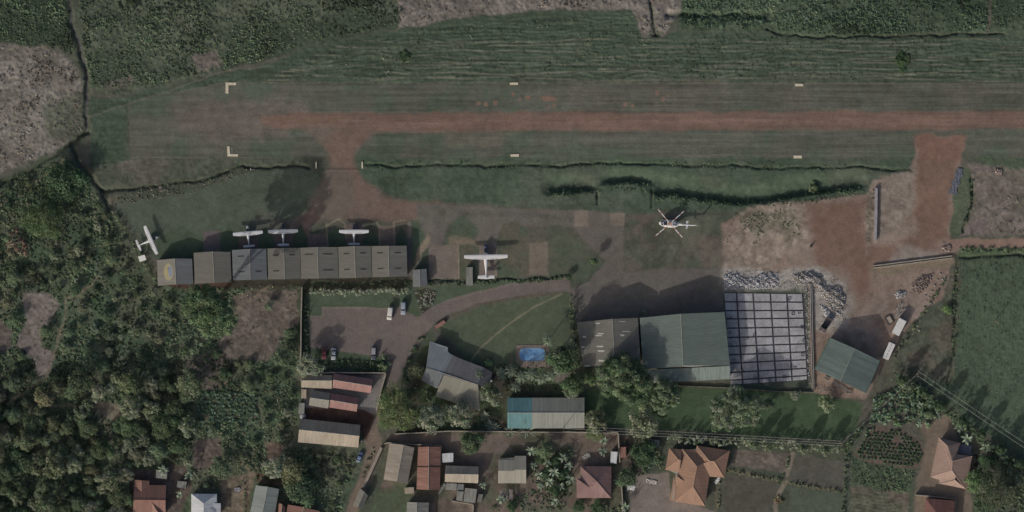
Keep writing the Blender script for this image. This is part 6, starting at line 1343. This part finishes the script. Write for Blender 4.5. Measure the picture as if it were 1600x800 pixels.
k.build('timber',plain('bleached timber',A(140,134,128),.9,.3,2),r)
r=empty('mixing_box',(X(1389.5),Y(500.2),0),R(30)); tag(r,'small open wooden box with pale sand beside the container','box'); k=MB()
for a in ((-1,1,-1.5,-1.36),(-1,1,1.36,1.5),(-1.1,-.96,-1.5,1.5),(.96,1.1,-1.5,1.5)): k.box(a[0],a[1],a[2],a[3],0,.5)
k.build('frame',plain('dark boards',A(74,68,64),.9,.2,1),r); k=MB(); k.box(-.9,.9,-1.3,1.3,0,.28); k.build('sand',plain('pale sand',A(140,132,120),.95,.15,2),r)
for x,y,a,L,W,H,l,m in ((1306,600,-35,3.0,1.0,.5,'long grey trough below the green shed','bleached timber'),(1317,605,-38,3.6,.9,.35,'pale plank bundle leaning below the green shed wall','bleached timber'),(1326,612,-10,2.0,1.2,.6,'wooden pallet box at the bottom corner of the green shed','bleached timber'),(1292,591,-25,1.6,1.1,.6,'white scrap sheet beside the green shed corner','bleached timber')):
    r=empty('scrap_box',(X(x),Y(y),0),R(a)); tag(r,l,'box'); k=MB()
    for b in ((-L/2,L/2,-W/2,-W/2+.08),(-L/2,L/2,W/2-.08,W/2),(-L/2,-L/2+.08,-W/2+.09,W/2-.09),(L/2-.08,L/2,-W/2+.09,W/2-.09)): k.box(*b,0,H)
    k.box(-L/2+.09,L/2-.09,-W/2+.09,W/2-.09,0,.1); k.build('board',_mc[m],r)
def cloth(name,label,px,py,a,L,W,col,z=.1,cat='tarpaulin'):
    rng=np.random.default_rng(int(px)); n,m=14,9; k=MB(); xs=np.linspace(-L/2,L/2,n); ys=np.linspace(-W/2,W/2,m); g=rng.random((m,n))*.22
    vs=[(xs[i]+rng.uniform(-.15,.15),ys[j]*(.6+.4*math.sin(i*.7+1)**2)+rng.uniform(-.15,.15),z+g[j,i]) for j in range(m) for i in range(n)]
    k.add(vs,[(j*n+i,j*n+i+1,(j+1)*n+i+1,(j+1)*n+i) for j in range(m-1) for i in range(n-1)]); o=k.build(name,plain(label[:20],col,.5,.25,1)); o.location=(X(px),Y(py),gz(px,py)); o.rotation_euler=(0,0,R(a)); return tag(o,label,cat)
cloth('tarpaulin','crumpled blue tarpaulin strip beside the red road',1494,283,72,10,3.2,A(84,88,98)); cloth('tarpaulin','white sheet spread on the paved drive',986,762,0,3.0,2.4,A(176,178,178)); cloth('tarpaulin','pale washing spread on the ground by the maroon house',916,713,30,3,2.2,A(128,126,120)); cloth('laundry','whitish heap on the paved drive near the dark tree',1018,753,-12,4,2,A(150,146,140),cat='heap'); cloth('awning','small white awning at the villa patio',1121,751,50,2.6,1.4,A(184,186,186),.6,cat='awning'); cloth('tarpaulin','pale sheet on the path beside the silver roofed house',371,765,10,2.2,1.6,A(130,130,136))
rf=empty('ramshackle_frame',(X(791),Y(774),0),R(2)); tag(rf,'ramshackle timber frame roof of loose boards below the stepped grey house','shed'); k=MB()
for a in (-2.2,2.2):
    for b in (-2.2,2.2): k.tube([(a,b,0),(a,b,1.9)],.07,6)
k.build('post',TIMBER,rf); k=MB()
for i in range(11): 
    if i not in (4,7): k.box(-2.35+i*.43,-2.35+i*.43+.34,-2.4+random.uniform(0,.5),2.4-random.uniform(0,.6),1.92,1.97)
k.build('board',plain('pinkish boards',A(120,112,110),.9,.3,1.5),rf)
# ================================================================== LIGHT, SKY, CAMERA
ELEV=23.5; AZ=37.0                                             # shadows fall 37 degrees east of north
w=bpy.data.worlds.new('World'); scene.world=w; w.use_nodes=True; nt=w.node_tree
sky=nt.nodes.new('ShaderNodeTexSky'); sky.sky_type='NISHITA'; sky.sun_disc=False
sky.sun_elevation=math.radians(ELEV); sky.sun_rotation=math.radians(180+AZ); sky.altitude=1100; sky.dust_density=10.0; sky.ozone_density=0.0; sky.air_density=.9
bg=nt.nodes['Background']; bg.inputs['Strength'].default_value=.13; nt.links.new(sky.outputs[0],bg.inputs[0])
sd=bpy.data.lights.new('sun','SUN'); sd.energy=3.1; sd.angle=math.radians(.5); sd.color=(1.0,.95,.86)
so_=bpy.data.objects.new('sun',sd); COL.objects.link(so_)
d=Vector((math.sin(R(AZ))*math.cos(R(ELEV)),math.cos(R(AZ))*math.cos(R(ELEV)),-math.sin(R(ELEV))))   # way the light travels
so_.rotation_euler=d.to_track_quat('-Z','Y').to_euler(); so_.location=(-80,-120,120)
HC=2600.0
cd=bpy.data.cameras.new('camera'); cd.sensor_width=36; cd.lens=36*HC/(1600*S); cd.clip_start=10; cd.clip_end=6000
co=bpy.data.objects.new('camera',cd); COL.objects.link(co); co.location=(0,0,HC); co.rotation_euler=(0,0,0); scene.camera=co
scene.render.resolution_x=1024; scene.render.resolution_y=512
vs_=scene.view_settings; vs_.view_transform='Standard'; vs_.look='None'; vs_.exposure=-.58; vs_.gamma=1.0; vs_.use_curve_mapping=False
scene.cycles.max_bounces=5; scene.cycles.diffuse_bounces=3; scene.cycles.glossy_bounces=2; scene.cycles.transmission_bounces=2
